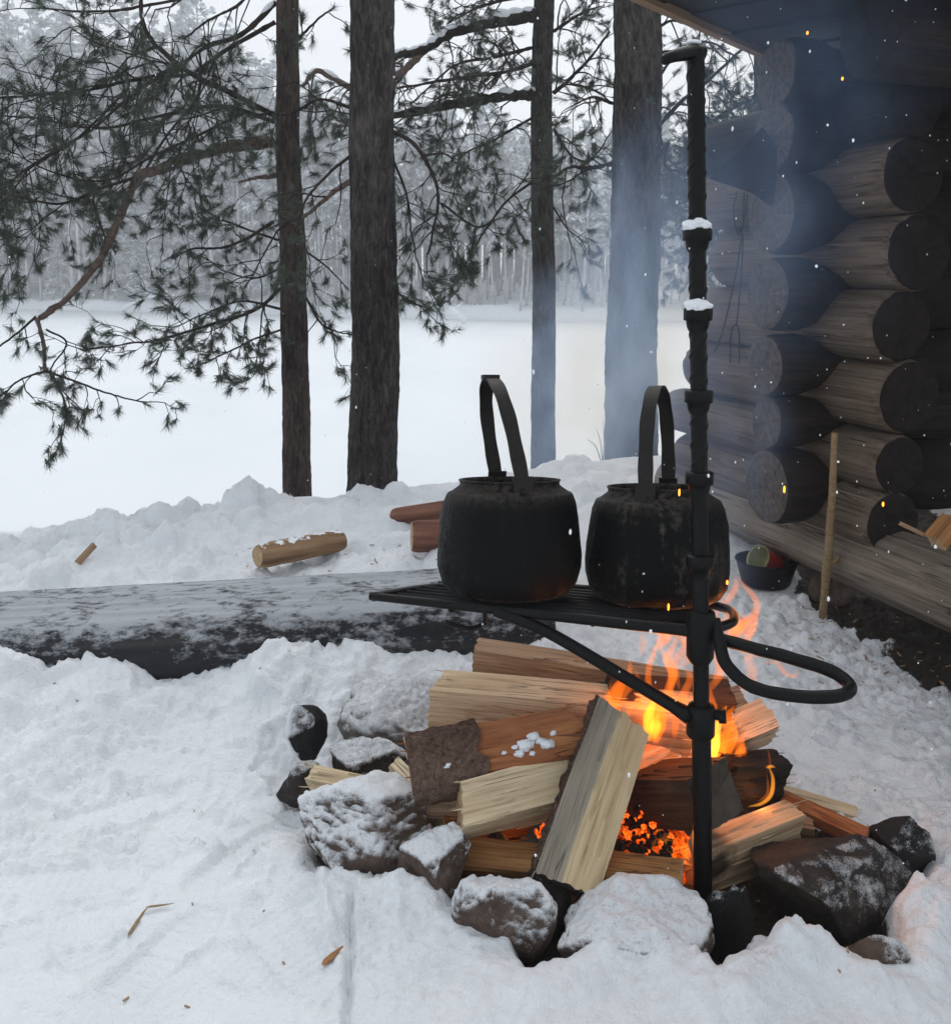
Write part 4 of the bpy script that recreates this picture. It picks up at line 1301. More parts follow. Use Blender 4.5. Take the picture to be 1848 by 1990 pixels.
# kindling lying on the sill
def prism(name, p0, p1, up, sec, mats, lab, cat, group=None, bark=None, bark_mat=None, rough=0.003, seed=0.0, nseg=26, dens=6, end_slant=(0, 0), root=None):
    """split wood: cross section polygon sec (local y,z) swept along p0 -> p1, local x is the grain"""
    p0, p1 = np.asarray(p0, float), np.asarray(p1, float)
    L = np.linalg.norm(p1 - p0)
    X = (p1 - p0) / L
    up = np.asarray(up, float)
    Z = unit(up - X * np.dot(up, X)); Y = np.cross(Z, X)
    pts, sid = [], []
    ns = len(sec)
    for i in range(ns):
        A_, B_ = np.array(sec[i], float), np.array(sec[(i + 1) % ns], float)
        k = max(2, int(np.linalg.norm(B_ - A_) / 0.0045))
        k = min(k, 26)
        for j in range(k):
            pts.append(A_ + (B_ - A_) * j / k); sid.append(i)
    pts = np.array(pts); sid = np.array(sid); n = len(pts)
    nrm2 = np.zeros_like(pts)
    tg = np.roll(pts, -1, 0) - np.roll(pts, 1, 0)
    tg /= np.linalg.norm(tg, axis=1)[:, None] + 1e-9
    nrm2[:, 0], nrm2[:, 1] = tg[:, 1], -tg[:, 0]
    xs = np.linspace(0, L, nseg)
    V = np.zeros((nseg, n, 3))
    s_ = np.arange(n)
    for i, x in enumerate(xs):
        isb = np.isin(sid, bark) if bark is not None else np.zeros(n, bool)
        rough_ = rough * 1.25
        rg_ = vnoise(s_ * 0.62 + seed * 7, np.full(n, x * 3.0), seed) * 0.6 + vnoise(s_ * 0.21 + seed * 3, np.full(n, x * 5.0 + 3), seed + 4) * 0.9
        d = rough * rg_ + rough * 1.3 * vnoise(np.full(n, x * 7), pts[:, 0] * 22, seed + 9.0 + pts[:, 1] * 22)
        d = np.where(isb, 0.0015 * vnoise(s_ * 0.5, np.full(n, x * 40.0), seed), d)
        pp = pts + nrm2 * d[:, None]
        xe = x
        if i == 0: xe = x + pts[:, 0] * end_slant[0] + 0.004 * vnoise(s_ * 0.7, 0 * s_, seed)
        elif i == nseg - 1: xe = x + pts[:, 0] * end_slant[1] + 0.004 * vnoise(s_ * 0.7, 0 * s_ + 5, seed)
        V[i, :, 0] = xe; V[i, :, 1:] = pp
    Vf = V.reshape(-1, 3)
    Fs, ms = [], []
    for i in range(nseg - 1):
        for j in range(n):
            Fs.append((i * n + j, i * n + (j + 1) % n, (i + 1) * n + (j + 1) % n, (i + 1) * n + j)); ms.append(0)
    c0, c1 = Vf[:n].mean(0), Vf[-n:].mean(0)
    Vf = np.vstack([Vf, c0, c1])
    for j in range(n):
        Fs.append((nseg * n, (j + 1) % n, j)); ms.append(1)
        Fs.append((nseg * n + 1, (nseg - 1) * n + j, (nseg - 1) * n + (j + 1) % n)); ms.append(1)
    b = MB(); b.add(Vf, Fs, ms)
    Mx = Matrix(((X[0], Y[0], Z[0], p0[0]), (X[1], Y[1], Z[1], p0[1]), (X[2], Y[2], Z[2], p0[2]), (0, 0, 0, 1)))
    o = b.build(name, mats, None, False, origin=(0, 0, 0))
    me = o.data
    o.matrix_world = Mx
    tag(o, lab, cat, group)
    # smooth the flanks a little
    sm = np.array([mi == 0 for mi in ms]); me.polygons.foreach_set('use_smooth', sm)
    me.set_sharp_from_angle(angle=R(38))
    if bark:
        sel = [j for j in range(n) if sid[j] in bark]
        # contiguous run of bark points
        sel = sorted(sel, key=lambda j: (j - sel[0]) % n)
        run = sel + [(sel[-1] + 1) % n]
        kk = len(run)
        Vb = []
        fin = 46
        for layer in (0, 1):
            for i in range(fin):
                x = L * i / (fin - 1)
                t = x / L * (nseg - 1); i0 = min(int(t), nseg - 2); f = t - i0
                for j in run:
                    q = V[i0, j] * (1 - f) + V[i0 + 1, j] * f
                    nn = np.array([0, nrm2[j][0], nrm2[j][1]])
                    h = 0.0 if layer == 0 else 0.004 + 0.0045 * vnoise(x * 45, j * 0.55, seed + 2) + 0.003 * vnoise(x * 120, j * 1.3, seed + 2)
                    Vb.append(q + nn * max(h, 0.0006) if layer else q - nn * 0.002)
        Fb = []
        o1 = fin * kk
        for i in range(fin - 1):
            for j in range(kk - 1):
                Fb.append((o1 + i * kk + j, o1 + i * kk + j + 1, o1 + (i + 1) * kk + j + 1, o1 + (i + 1) * kk + j))
        for i in range(fin - 1):
            Fb.append((i * kk, o1 + i * kk, o1 + (i + 1) * kk, (i + 1) * kk))
            j = kk - 1
            Fb.append((i * kk + j, (i + 1) * kk + j, o1 + (i + 1) * kk + j, o1 + i * kk + j))
        for j in range(kk - 1):
            Fb.append((j, j + 1, o1 + j + 1, o1 + j))
            i = fin - 1
            Fb.append((i * kk + j, o1 + i * kk + j, o1 + i * kk + j + 1, i * kk + j + 1))
        bb = MB(); bb.add(np.array(Vb), Fb)
        bo = bb.build('bark', bark_mat or M['log_bark'], None, True, origin=(0, 0, 0))
        bo.parent = o
    if name == 'firewood' and L > 0.12:
        fb = MB(); rr_ = random.Random(int(seed * 1000))
        for q in range(26):
            j = rr_.randrange(n)
            if bark and sid[j] in bark: continue
            edge_ = q % 3 == 0
            i0 = (rr_.choice([0, nseg - 2]) if edge_ else rr_.randrange(1, nseg - 6))
            l_ = rr_.uniform(0.012, 0.03) if edge_ else rr_.uniform(0.02, 0.09)
            q0 = V[i0, j] + np.array([0, nrm2[j][0], nrm2[j][1]]) * 0.001
            sgn = -1 if (edge_ and i0 == 0) else 1
            q1 = q0 + np.array([sgn * l_, rr_.uniform(-.0025, .0025), rr_.uniform(-.0025, .0025)]) + np.array([0, nrm2[j][0], nrm2[j][1]]) * rr_.uniform(0.0, 0.004)
            fb.add(*tube([q0, (q0 + q1) / 2 + np.array([0, nrm2[j][0], nrm2[j][1]]) * 0.0008, q1], [0.0014, 0.0011, 0.0003], 4))
        if fb.n:
            fo = fb.build('wood_fibres', mats[0], None, False, origin=(0, 0, 0)); fo.parent = o; fo['kind'] = 'stuff'
    return o

def rect(w_, h_, j=0.0, seed=1):
    r_ = random.Random(seed)
    f = lambda: r_.uniform(-j, j)
    return [(-w_ / 2 + f(), -h_ / 2 + f()), (w_ / 2 + f(), -h_ / 2 + f()), (w_ / 2 + f(), h_ / 2 + f()), (-w_ / 2 + f(), h_ / 2 + f())]

camdir = unit([-0.05, -0.85, 0.5])
upc = unit([0, -0.6, 0.8])
prism('kindling_stick', pt(1750, 1018, 2.45), pt(1822, 1052, 2.42), [0, 0, 1], rect(0.012, 0.010, 0.002), [M['pine_brown'], M['end_pale']], 'thin pale kindling stick lying on the cabin sill', 'kindling', rough=0.001)
prism('kindling_block', pt(1815, 1052, 2.40), pt(1850, 1010, 2.42), [0, 0, 1], rect(0.05, 0.04, 0.006, 4), [M['pine_orange'], M['end_pale']], 'short orange split wood block lying on the cabin sill', 'kindling', rough=0.002)

# ------------------------------------------------------------------ stones round the hearth
def ico(sub):
    import bmesh
    bm = bmesh.new()
    bmesh.ops.create_icosphere(bm, subdivisions=sub, radius=1.0)
    V = np.array([v_.co[:] for v_ in bm.verts])
    Fc = np.array([[v_.index for v_ in f.verts] for f in bm.faces])
    bm.free()
    return V, Fc
ICO5, ICO4, ICO3 = ico(6), ico(5), ico(3)

def stone(box_, lab, mat, snow, seed, sink=0.25, y=None, rot=0.0, sq=0.55, angular=0.0, depth=0.8, tilt=0.0, name='stone', cat='stone', group='stones round the fireplace', hi=False, roll=0.0, snowdir=(0, -0.1, 1)):
    u0, u1, v0, v1 = box_
    uc = (u0 + u1) / 2
    if y is None:
        yb = on_z(uc, v1, 0.03)[1]
        sc0 = yb * 1.15 / F
        y = yb + (u1 - u0) * sc0 * depth * 0.42
    c_ = pt(uc, (v0 + v1) / 2, y)
    sc_ = scale_at(c_)
    wx = (u1 - u0) * sc_ / 2
    wy = wx * depth
    ang = math.atan2(CAMZ - c_[2], c_[1])
    ext = (v1 - v0) * sc_ / 2
    hz = math.sqrt(max(ext ** 2 - (wy * math.sin(ang)) ** 2, (0.35 * ext) ** 2)) / math.cos(ang)
    V0, Fc = ICO5 if hi else ICO4
    V = V0.copy()
    # squarish, faceted rock
    s_ = np.sign(V); a_ = np.abs(V) ** (1 - 0.42 * sq)
    V = s_ * a_
    r_ = np.random.default_rng(int(seed * 100))
    for k_ in range(int(8 + angular * 8)):
        nn = unit(r_.normal(0, 1, 3)); off = r_.uniform(0.60, 0.92) - 0.10 * angular
        dd = V @ nn - off
        V = V - np.maximum(dd, 0)[:, None] * nn * 0.95
    V -= (V.max(0) + V.min(0)) / 2
    V /= np.abs(V).max(0)
    N0 = V0
    d = 0.085 * fbm(V[:, 0] * 1.7 + seed, V[:, 1] * 1.7, V[:, 2] * 1.7 + seed * 2, 3, 0.5) + 0.035 * fbm(V[:, 0] * 6, V[:, 1] * 6 + seed, V[:, 2] * 6, 5, 0.62)
    V = V + N0 * d[:, None]
    V = V * np.array([wx, wy, hz])
    Rm = np.array(Matrix.Rotation(rot, 3, 'Z') @ Matrix.Rotation(tilt, 3, 'Y') @ Matrix.Rotation(roll, 3, 'X'))
    V = V @ Rm.T
    # normals
    fn = np.cross(V[Fc[:, 1]] - V[Fc[:, 0]], V[Fc[:, 2]] - V[Fc[:, 0]])
    vn = np.zeros_like(V)
    for k_ in range(3):
        np.add.at(vn, Fc[:, k_], fn)
    vn /= np.linalg.norm(vn, axis=1)[:, None] + 1e-12
    sdv = unit(snowdir)
    up_ = vn @ sdv
    nz = 0.22 * fbm(V[:, 0] * 26 + seed, V[:, 1] * 26, V[:, 2] * 26, 4, 0.6) + 0.20 * fbm(V[:, 0] * 80 + seed, V[:, 1] * 80, V[:, 2] * 80, 3, 0.6)
    msk = smooth(1.0 - snow - 0.26, 1.0 - snow + 0.30, up_ + nz)
    if snow <= 0: msk = msk * 0
    V = V + (vn * 0.35 + np.array([0, 0, 0.65])) * (msk * (0.005 + 0.010 * snow) * (1 + 0.8 * fbm(V[:, 0] * 60, V[:, 1] * 60, seed, 3)))[:, None]
    o = fast_mesh(name, V, Fc, mat, None, True, {'snow': msk * 0.82 if snow < 0.55 else msk})
    o.location = Vector([float(t_) for t_ in c_])
    tag(o, lab, cat, group)
    return o

SB, SG, SD, SK = M['stone_brown'], M['stone_grey'], M['stone_dark'], M['stone_black']
stone((655, 885, 1335, 1500), 'broad rounded grey stone, lightly snow dusted, behind the left kindling', SG, 0.50, 1.3, sq=0.3, depth=0.8, angular=0.5, hi=True)
stone((556, 636, 1372, 1480), 'jet black upright charred chunk with snow on its left side, standing apart', SK, 0.62, 2.1, sq=0.7, angular=1.0, depth=0.7, y=1.86, snowdir=(-0.93, -0.3, 0.1))
stone((628, 815, 1448, 1560), 'long low stone with a black flank between two pieces of pale kindling', SD, 0.50, 3.4, sq=0.4, angular=0.6, depth=0.45, rot=-0.15, tilt=0.32, hi=True)
stone((540, 640, 1486, 1570), 'small dark round stone, leftmost of the ring, at the kindling tip', SD, 0.16, 4.7, sq=0.1, depth=0.9)
stone((572, 856, 1525, 1728), 'largest left stone with rough snow crust and split brown base', SB, 0.57, 5.2, sq=0.5, angular=0.5, depth=0.7, hi=True, tilt=0.12)
stone((772, 915, 1632, 1785), 'egg shaped brown stone with a smooth snow cap, left front of the fire', SB, 0.62, 6.6, sq=0.2, angular=0.5, depth=0.8, hi=True)
stone((900, 1000, 1625, 1725), 'sooty dark stone wedged under the left end of the bottom log', SD, 0.0, 7.1, sq=0.4, depth=0.8, y=1.53)
stone((884, 1075, 1700, 1862), 'slanting slab stone with thick snow on its sloping top', SB, 0.66, 8.9, sq=0.35, angular=0.35, depth=0.6, tilt=0.55, hi=True, y=1.36)
stone((1000, 1110, 1700, 1830), 'black sooty stone in the gap below the leaning striped log', SD, 0.10, 9.5, sq=0.5, angular=0.5, depth=0.8, y=1.42)
stone((1078, 1386, 1738, 1905), 'large front stone with a broad snowy saddle below the fire', SB, 0.60, 10.9, sq=0.35, angular=0.25, depth=0.6, hi=True, tilt=-0.06)
stone((1120, 1365, 1712, 1790), 'sooty brown stone just behind the snowy saddle stone', SD, 0.0, 11.7, sq=0.5, depth=0.5, y=1.46)
stone((1372, 1470, 1735, 1925), 'black block of stone at the foot of the iron pole', SK, 0.05, 12.4, sq=0.8, angular=0.4, depth=0.6, y=1.38)
stone((1430, 1780, 1625, 1870), 'biggest dark brown stone right of the pole with snow patches low down', SD, 0.03, 13.9, sq=0.5, angular=0.7, depth=0.7, hi=True, tilt=0.28, y=1.48, snowdir=(0.35, -0.6, 0.55))
stone((1690, 1830, 1588, 1700), 'black burnt stump end in the snow at the far right of the ring', SK, 0.14, 14.6, sq=0.5, angular=0.8, depth=0.6, tilt=0.3, name='burnt_stump', cat='burnt wood', snowdir=(0.5, -0.6, 0.3))
stone((1630, 1765, 1835, 1935), 'small reddish brown stone poking out of the snow at lower right', SB, 0.45, 15.8, sq=0.6, angular=1.0, depth=0.6, y=1.27, snowdir=(0.6, -0.1, 0.7))
stone((1440, 1650, 1842, 1960), 'stone almost buried under snow in front of the big brown stone', SB, 0.95, 16.2, sq=0.3, depth=0.5, y=1.29)
stone((1500, 1590, 1148, 1180), 'little brown pebble by the foot of the leaning stick', SB, 0.0, 17.3, sq=0.3, y=2.75, depth=0.8, group=None) if False else None
for (bx, lab, sd_) in (((1610, 1652, 1128, 1178), 'small tan stone right behind the foot of the leaning stick', 17.3), ((1572, 1606, 1120, 1168), 'small tan stone left of the foot of the leaning stick', 18.1)):
    q = gnd((bx[0] + bx[1]) / 2, bx[3])
    stone(bx, lab, SB, 0.0, sd_, sq=0.3, y=q[1], depth=0.8, group='small stones by the stick')

# ------------------------------------------------------------------ firewood
FW = 'firewood in the campfire'
P_, E_ = M['pine'], M['end_pale']
def wood(p0, p1, w_, h_, up, mats, lab, seed, bark=None, rough=0.0028, sec=None, slant=(0, 0), bark_mat=None):
    A_, B_ = pt(*p0), pt(*p1)
    return prism('firewood', A_, B_, up, sec or rect(w_, h_, 0.008, int(seed * 10)), mats, lab, 'firewood', FW, bark=bark, bark_mat=bark_mat, rough=rough, seed=seed, end_slant=slant)

wood((922, 1290, 1.86), (1412, 1366, 1.76), 0.075, 0.085, [0, -0.25, 1], [M['pine_brown'], M['char_brown']], 'long greyish split log at the very back, scorched at its right end', 1.1, sec=[(-0.045, -0.05), (0.04, -0.05), (0.045, 0.03), (-0.02, 0.048)])
wood((848, 1366, 1.74), (1345, 1412, 1.66), 0.07, 0.08, [0, -0.35, 1], [P_, E_], 'wide clean split plank of firewood below the greyish back log', 2.3, sec=[(-0.045, -0.05), (0.03, -0.048), (0.045, 0.04), (-0.02, 0.05)], slant=(0.25, 0))
wood((1180, 1362, 1.70), (1416, 1372, 1.72), 0.06, 0.07, [0, -0.4, 1], [M['char_brown'], M['char']], 'scorched dark log under the flames behind the pole', 3.7)
# bark log with a torn bark sleeve
o = wood((800, 1494, 1.56), (1122, 1432, 1.60), 0.09, 0.085, [0, -0.5, 1], [M['pine_red'], E_], 'log with brown flaking bark on its left half and snow crumbs on top', 4.2,
         sec=[(-0.026, -0.050), (0.05, -0.035), (0.035, 0.045), (0.0, 0.054), (-0.028, 0.046), (-0.048, 0.026), (-0.056, 0.0), (-0.048, -0.028)], slant=(-0.1, -0.5))
# sleeve of bark over the left part, crumbs of snow
Lc = np.linalg.norm(pt(800, 1494, 1.56) - pt(1122, 1432, 1.60))
sec = np.array([(0.036, 0.049), (0.0, 0.058), (-0.031, 0.049), (-0.052, 0.028), (-0.060, 0.0), (-0.052, -0.030), (-0.030, -0.053)])
secs = cat_rom(np.hstack([sec, np.zeros((7, 1))]), 26)[:, :2]
Vb = []
nx = 40
for lay in (0, 1):
    for i in range(nx):
        for j, s2 in enumerate(secs):
            xm = 0.43 + 0.03 * vnoise(j * 0.28, 0.0, 3.0) + (0.06 if j > 18 else 0)
            x = -0.004 + (Lc * xm) * i / (nx - 1)
            nn = unit(s2)
            h = (0.0035 + 0.0022 * vnoise(x * 60, j * 0.7, 5.0) + 0.0016 * vnoise(x * 160, j * 1.7, 5.0)) if lay else -0.004
            Vb.append((x, s2[0] + nn[0] * h, s2[1] + nn[1] * h))
kk = len(secs); o1 = nx * kk; Fb = []
for i in range(nx - 1):
    for j in range(kk - 1):
        Fb.append((o1 + i * kk + j, o1 + i * kk + j + 1, o1 + (i + 1) * kk + j + 1, o1 + (i + 1) * kk + j))
    Fb.append((i * kk, o1 + i * kk, o1 + (i + 1) * kk, (i + 1) * kk)); j = kk - 1
    Fb.append((i * kk + j, (i + 1) * kk + j, o1 + (i + 1) * kk + j, o1 + i * kk + j))
for j in range(kk - 1):
    Fb.append((j, j + 1, o1 + j + 1, o1 + j)); i = nx - 1
    Fb.append((i * kk + j, o1 + i * kk + j, o1 + i * kk + j + 1, i * kk + j + 1))
b = MB(); b.add(np.array(Vb), Fb)
bo = b.build('bark', M['log_bark'], None, True, origin=(0, 0, 0)); bo.parent = o
b = MB()
rs = np.random.default_rng(5)
for (x, y_, z_, r_) in [(0.20, 0.03, 0.046, 0.012), (0.215, 0.02, 0.05, 0.010), (0.193, 0.025, 0.047, 0.007), (0.207, 0.042, 0.036, 0.006), (0.226, 0.028, 0.047, 0.008), (0.243, 0.036, 0.040, 0.006), (0.18, 0.03, 0.046, 0.005), (0.16, 0.035, 0.043, 0.004), (0.275, 0.045, 0.012, 0.006), (0.262, 0.05, 0.0, 0.007), (0.24, 0.046, 0.02, 0.004), (0.185, 0.04, 0.04, 0.008), (0.235, 0.035, 0.044, 0.011), (0.26, 0.048, 0.01, 0.010), (0.27, 0.046, -0.005, 0.006), (0.25, 0.02, 0.05, 0.006), (0.06, 0.04, 0.045, 0.006), (0.09, 0.055, 0.0, 0.005), (0.03, 0.05, -0.02, 0.006), (0.11, 0.05, -0.03, 0.005)]:
    V, Fc = ICO3
    Vn = V * r_ * (1 + 0.75 * fbm(V[:, 0] * 1.6 + x * 90, V[:, 1] * 1.6 + z_ * 50, V[:, 2] * 1.6, 4, 0.65)[:, None]) * np.array([1.1, 0.75, 0.75]) + np.array([x, -y_ * 0.98, z_])
    b = MB(); b.add(Vn, [tuple(f) for f in Fc])
    so = b.build('snow_crumb', M['snow'], None, True, origin=(0, 0, 0)); so.parent = o

wood((893, 1578, 1.49), (1150, 1512, 1.56), 0.06, 0.085, [0, -0.75, 0.65], [M['pine_pale'], E_], 'pale split log jutting left below the bark log', 5.5, sec=[(-0.04, -0.035), (0.038, -0.04), (0.042, 0.03), (-0.03, 0.035)], slant=(0.25, 0))
wood((805, 1562, 1.58), (1010, 1572, 1.60), 0.045, 0.04, [0, -0.5, 0.85], [M['pine_pale'], E_], 'thin pale piece peeking out left between two logs', 6.1, rough=0.002)
wood((846, 1620, 1.57), (1010, 1600, 1.66), 0.06, 0.075, [0, -0.6, 0.8], [M['pine_orange'], E_], 'short log glowing reddish in the hollow under the pale log', 7.4)
# the leaning log in front
o = wood((1096, 1722, 1.40), (1207, 1396, 1.58), 0.115, 0.07, [0.05, -0.95, 0.45], [M['pine_stripe'], M['end_grey']], 'big leaning split log in front with a grey stripe and bark on its left edge', 8.8,
         sec=[(0.045, -0.055), (0.053, -0.01), (0.054, 0.020), (0.0, 0.028), (-0.050, 0.022), (-0.054, -0.01), (-0.02, -0.05)], bark=[0, 1], rough=0.002, slant=(-0.1, 0.25))
wood((1238, 1512, 1.62), (1488, 1402, 1.74), 0.06, 0.06, [0, -0.6, 0.8], [P_, M['end_pale']], 'split log rising to the right behind the pole with a clean square end', 9.2, sec=[(-0.032, -0.035), (0.032, -0.032), (0.036, 0.03), (-0.028, 0.032)])
wood((1330, 1400, 1.76), (1440, 1368, 1.84), 0.05, 0.05, [0, -0.6, 0.8], [M['pine_brown'], E_], 'short brown split piece above the square ended log behind the pole', 9.7)
M['end_dull'] = mat_plain('end_dull', (0.060, 0.050, 0.040), 0.85, 0.0, 0.2, 0.35, 45, 0.5, 0.004)
o = wood((1225, 1540, 1.64), (1392, 1545, 1.46), 0.10, 0.09, [0, -0.3, 1], [M['char_brown'], M['end_dull']], 'burning thick log with a grey square end pointing at the camera', 10.6, sec=[(-0.046, -0.042), (0.040, -0.046), (0.048, 0.040), (-0.044, 0.046)], rough=0.0018)
wood((1400, 1520, 1.60), (1505, 1515, 1.66), 0.09, 0.09, [0, -0.3, 1], [M['char'], M['char']], 'charcoal black log chunk right of the pole ringed by a thin flame', 11.5, rough=0.008, sec=[(-0.04, -0.045), (0.03, -0.05), (0.05, 0.0), (0.03, 0.045), (-0.02, 0.05)])
wood((1352, 1684, 1.485), (1532, 1612, 1.60), 0.05, 0.10, [0, -0.35, 0.95], [P_, E_], 'wide split slab lit orange at lower right beside the pole', 12.1, sec=[(-0.03, -0.05), (0.03, -0.052), (0.028, 0.048), (-0.02, 0.055)])
wood((880, 1664, 1.52), (1326, 1712, 1.42), 0.06, 0.048, [0, -0.5, 0.85], [M['pine_orange'], M['pine']], 'rough bottom log lying low across the front of the fire', 13.3, rough=0.004)
wood((1490, 1540, 1.68), (1686, 1632, 1.56), 0.034, 0.034, [0, -0.5, 0.85], [M['pine_red'], E_], 'thin reddish barked branch piece slanting down at the right', 14.9, sec=[(-0.017, -0.008), (-0.008, -0.017), (0.01, -0.016), (0.018, -0.004), (0.016, 0.01), (0.004, 0.018), (-0.012, 0.013)], rough=0.0015)
wood((1500, 1535, 1.72), (1662, 1584, 1.70), 0.035, 0.03, [0, -0.4, 0.9], [M['pine_pale'], E_], 'pale split slat behind the reddish branch piece', 15.6, rough=0.0015)
wood((1500, 1592, 1.64), (1580, 1606, 1.62), 0.05, 0.05, [0, -0.6, 0.8], [M['pine_brown'], E_], 'short pale stub under the reddish branch piece', 16.5, rough=0.002)
wood((605, 1510, 1.73), (785, 1548, 1.66), 0.03, 0.034, [0, -0.6, 0.8], [M['pine_pale'], E_], 'pale kindling wedge lying between the stones at far left', 17.2, rough=0.0015, sec=[(-0.02, -0.008), (0.018, -0.014), (0.02, 0.012), (-0.012, 0.016)])
wood((772, 1492, 1.72), (815, 1535, 1.62), 0.03, 0.03, [0, -0.6, 0.8], [M['pine_pale'], E_], 'small pale chunk peeking out left of the bark log', 18.3, rough=0.0015)
wood((1478, 1492, 1.74), (1522, 1514, 1.76), 0.02, 0.02, [0, 0, 1], [M['char'], M['char']], 'burnt black twig end sticking out at the right of the flames', 19.1, rough=0.002)

# bits of charcoal and embers in the hearth bed
ec = pt(1275, 1660, 1.52)
b, bc = MB(), MB()
re_ = np.random.default_rng(9)
V3, F3 = ico(1)
for i in range(620):
    u = re_.uniform(1150, 1305); v = re_.uniform(1560, 1690)
    q = pt(u, v, re_.uniform(1.46, 1.66))
    q[2] = 0.03 + 0.06 * re_.random() ** 2 + 0.05 * math.exp(-((q[0] - ec[0]) ** 2 + (q[1] - 1.55) ** 2) / 0.004)
    s_ = re_.uniform(0.003, 0.008)
    Vn = V3 * s_ * (1 + 0.4 * re_.normal(0, 1, V3.shape) * 0.5) + q
    (b if (re_.random() < 0.24) else bc).add(Vn, [tuple(f) for f in F3])
m = NT('ember')
v = m.coord('Object')
nn_ = m.noise(v, 120, 4, 0.7)
em = m.n('ShaderNodeEmission')
m.l(m.ramp(nn_, [(0.35, (0.05, 0.004, 0.0)), (0.5, (0.8, 0.07, 0.004)), (0.68, (1.0, 0.24, 0.015))]), em.inputs[0])
em.inputs[1].default_value = 1.3
m.l(em.outputs[0], m.out.inputs['Surface'])
M['ember'] = m.m
o = b.build('glowing_embers', M['ember'], None, False, origin=ec); tag(o, 'glowing orange embers under the burning logs', kind='stuff')
o = bc.build('charcoal_bits', M['char'], None, False, origin=ec); tag(o, 'black charcoal bits on the hearth bed', kind='stuff')
V, Fc = ico(5)
q = pt(1255, 1650, 1.58)
ev = V * np.array([0.085, 0.095, 0.05]) * (1 + 0.25 * fbm(V[:, 0] * 3, V[:, 1] * 3, V[:, 2] * 3 + 4, 4, 0.6)[:, None])
ev[:, 2] += 0.006 * fbm(V[:, 0] * 12, V[:, 1] * 12, 3.0, 3)
m = NT('ember_bed')
v = m.coord('Object')
nn_ = m.noise(v, 55, 6, 0.75)
n2_ = m.noise(v, 14, 3, 0.6)
ff_ = m.math('ADD', m.math('MULTIPLY', nn_, 0.6), m.math('MULTIPLY', n2_, 0.4))
em = m.n('ShaderNodeEmission')
m.l(m.ramp(ff_, [(0.40, (0.006, 0.001, 0.0)), (0.50, (0.35, 0.03, 0.002)), (0.60, (1.0, 0.15, 0.008)), (0.72, (1.0, 0.34, 0.03))]), em.inputs[0])
em.inputs[1].default_value = 1.3
m.l(em.outputs[0], m.out.inputs['Surface'])
eo = fast_mesh('ember_bed', ev, Fc, m.m, None, False); eo.location = (q[0], q[1], 0.03)
tag(eo, 'bed of red glowing coals in the hollow under the burning logs', kind='stuff')
# glowing crack beside the leaning log
b = MB()
for i in range(22):
    q = pt(1050 + re_.uniform(-12, 22), 1600 + re_.uniform(-25, 25), 1.57)
    b.add(V3 * re_.uniform(0.002, 0.005) * np.array([1, 1, 1.8]) + q, [tuple(f) for f in F3])
o = b.build('glowing_crumbs', M['ember'], None, False, origin=pt(1050, 1600, 1.57)); tag(o, 'glowing crumbs left of the leaning log', kind='stuff')

# ------------------------------------------------------------------ flames
fl_root = thing('campfire_flames', 'orange flames licking up around the logs and the grill pole', 'fire', pt(1330, 1480, 1.62))
FM = [mat_flame('flame_core', (1.0, 0.34, 0.03), 150.0, 35.0), mat_flame('flame_body', (1.0, 0.20, 0.012), 66.0, 50.0), mat_flame('flame_tip', (1.0, 0.20, 0.020), 48.0, 45.0), mat_flame('flame_faint', (1.0, 0.24, 0.05), 22.0, 22.0)]
def flame(path, y, rmax, mat, flat=0.45, prof=(0.25, 0.9, 1.0, 0.75, 0.4, 0.05), y1=None):
    n = 26
    P = cat_rom([pt(u, v, y + ((y1 - y) * i / (len(path) - 1) if y1 else 0)) for i, (u, v) in enumerate(path)], n)
    t = np.linspace(0, 1, n)
    rad = rmax * np.interp(t, np.linspace(0, 1, len(prof)), prof)
    T = np.gradient(P, axis=0); T /= np.linalg.norm(T, axis=1)[:, None]
    N = np.cross(T, [0, 1.0, 0]); N /= np.linalg.norm(N, axis=1)[:, None] + 1e-9
    B = np.cross(T, N)
    k = 12
    a = np.linspace(0, 2 * math.pi, k, endpoint=False)
    V = P[:, None, :] + rad[:, None, None] * (np.cos(a)[None, :, None] * N[:, None, :] + flat * np.sin(a)[None, :, None] * B[:, None, :])
    V = V.reshape(-1, 3)
    Fs = []
    for i in range(n - 1):
        for j in range(k):
            Fs.append((i * k + j, i * k + (j + 1) % k, (i + 1) * k + (j + 1) % k, (i + 1) * k + j))
    Fs.append(tuple(range(k - 1, -1, -1))); Fs.append(tuple((n - 1) * k + j for j in range(k)))
    b = MB(); b.add(V, Fs)
    b.build('flame_tongue', FM[mat], fl_root)
s = 0.00088
# left tongue
flame([(1192, 1400), (1188, 1372), (1200, 1340), (1222, 1310), (1224, 1275)], 1.64, 16 * s, 1)
flame([(1205, 1390), (1212, 1350), (1238, 1320), (1228, 1290)], 1.64, 9 * s, 2)
flame([(1215, 1405), (1228, 1375), (1246, 1352), (1252, 1340)], 1.63, 6 * s, 2)
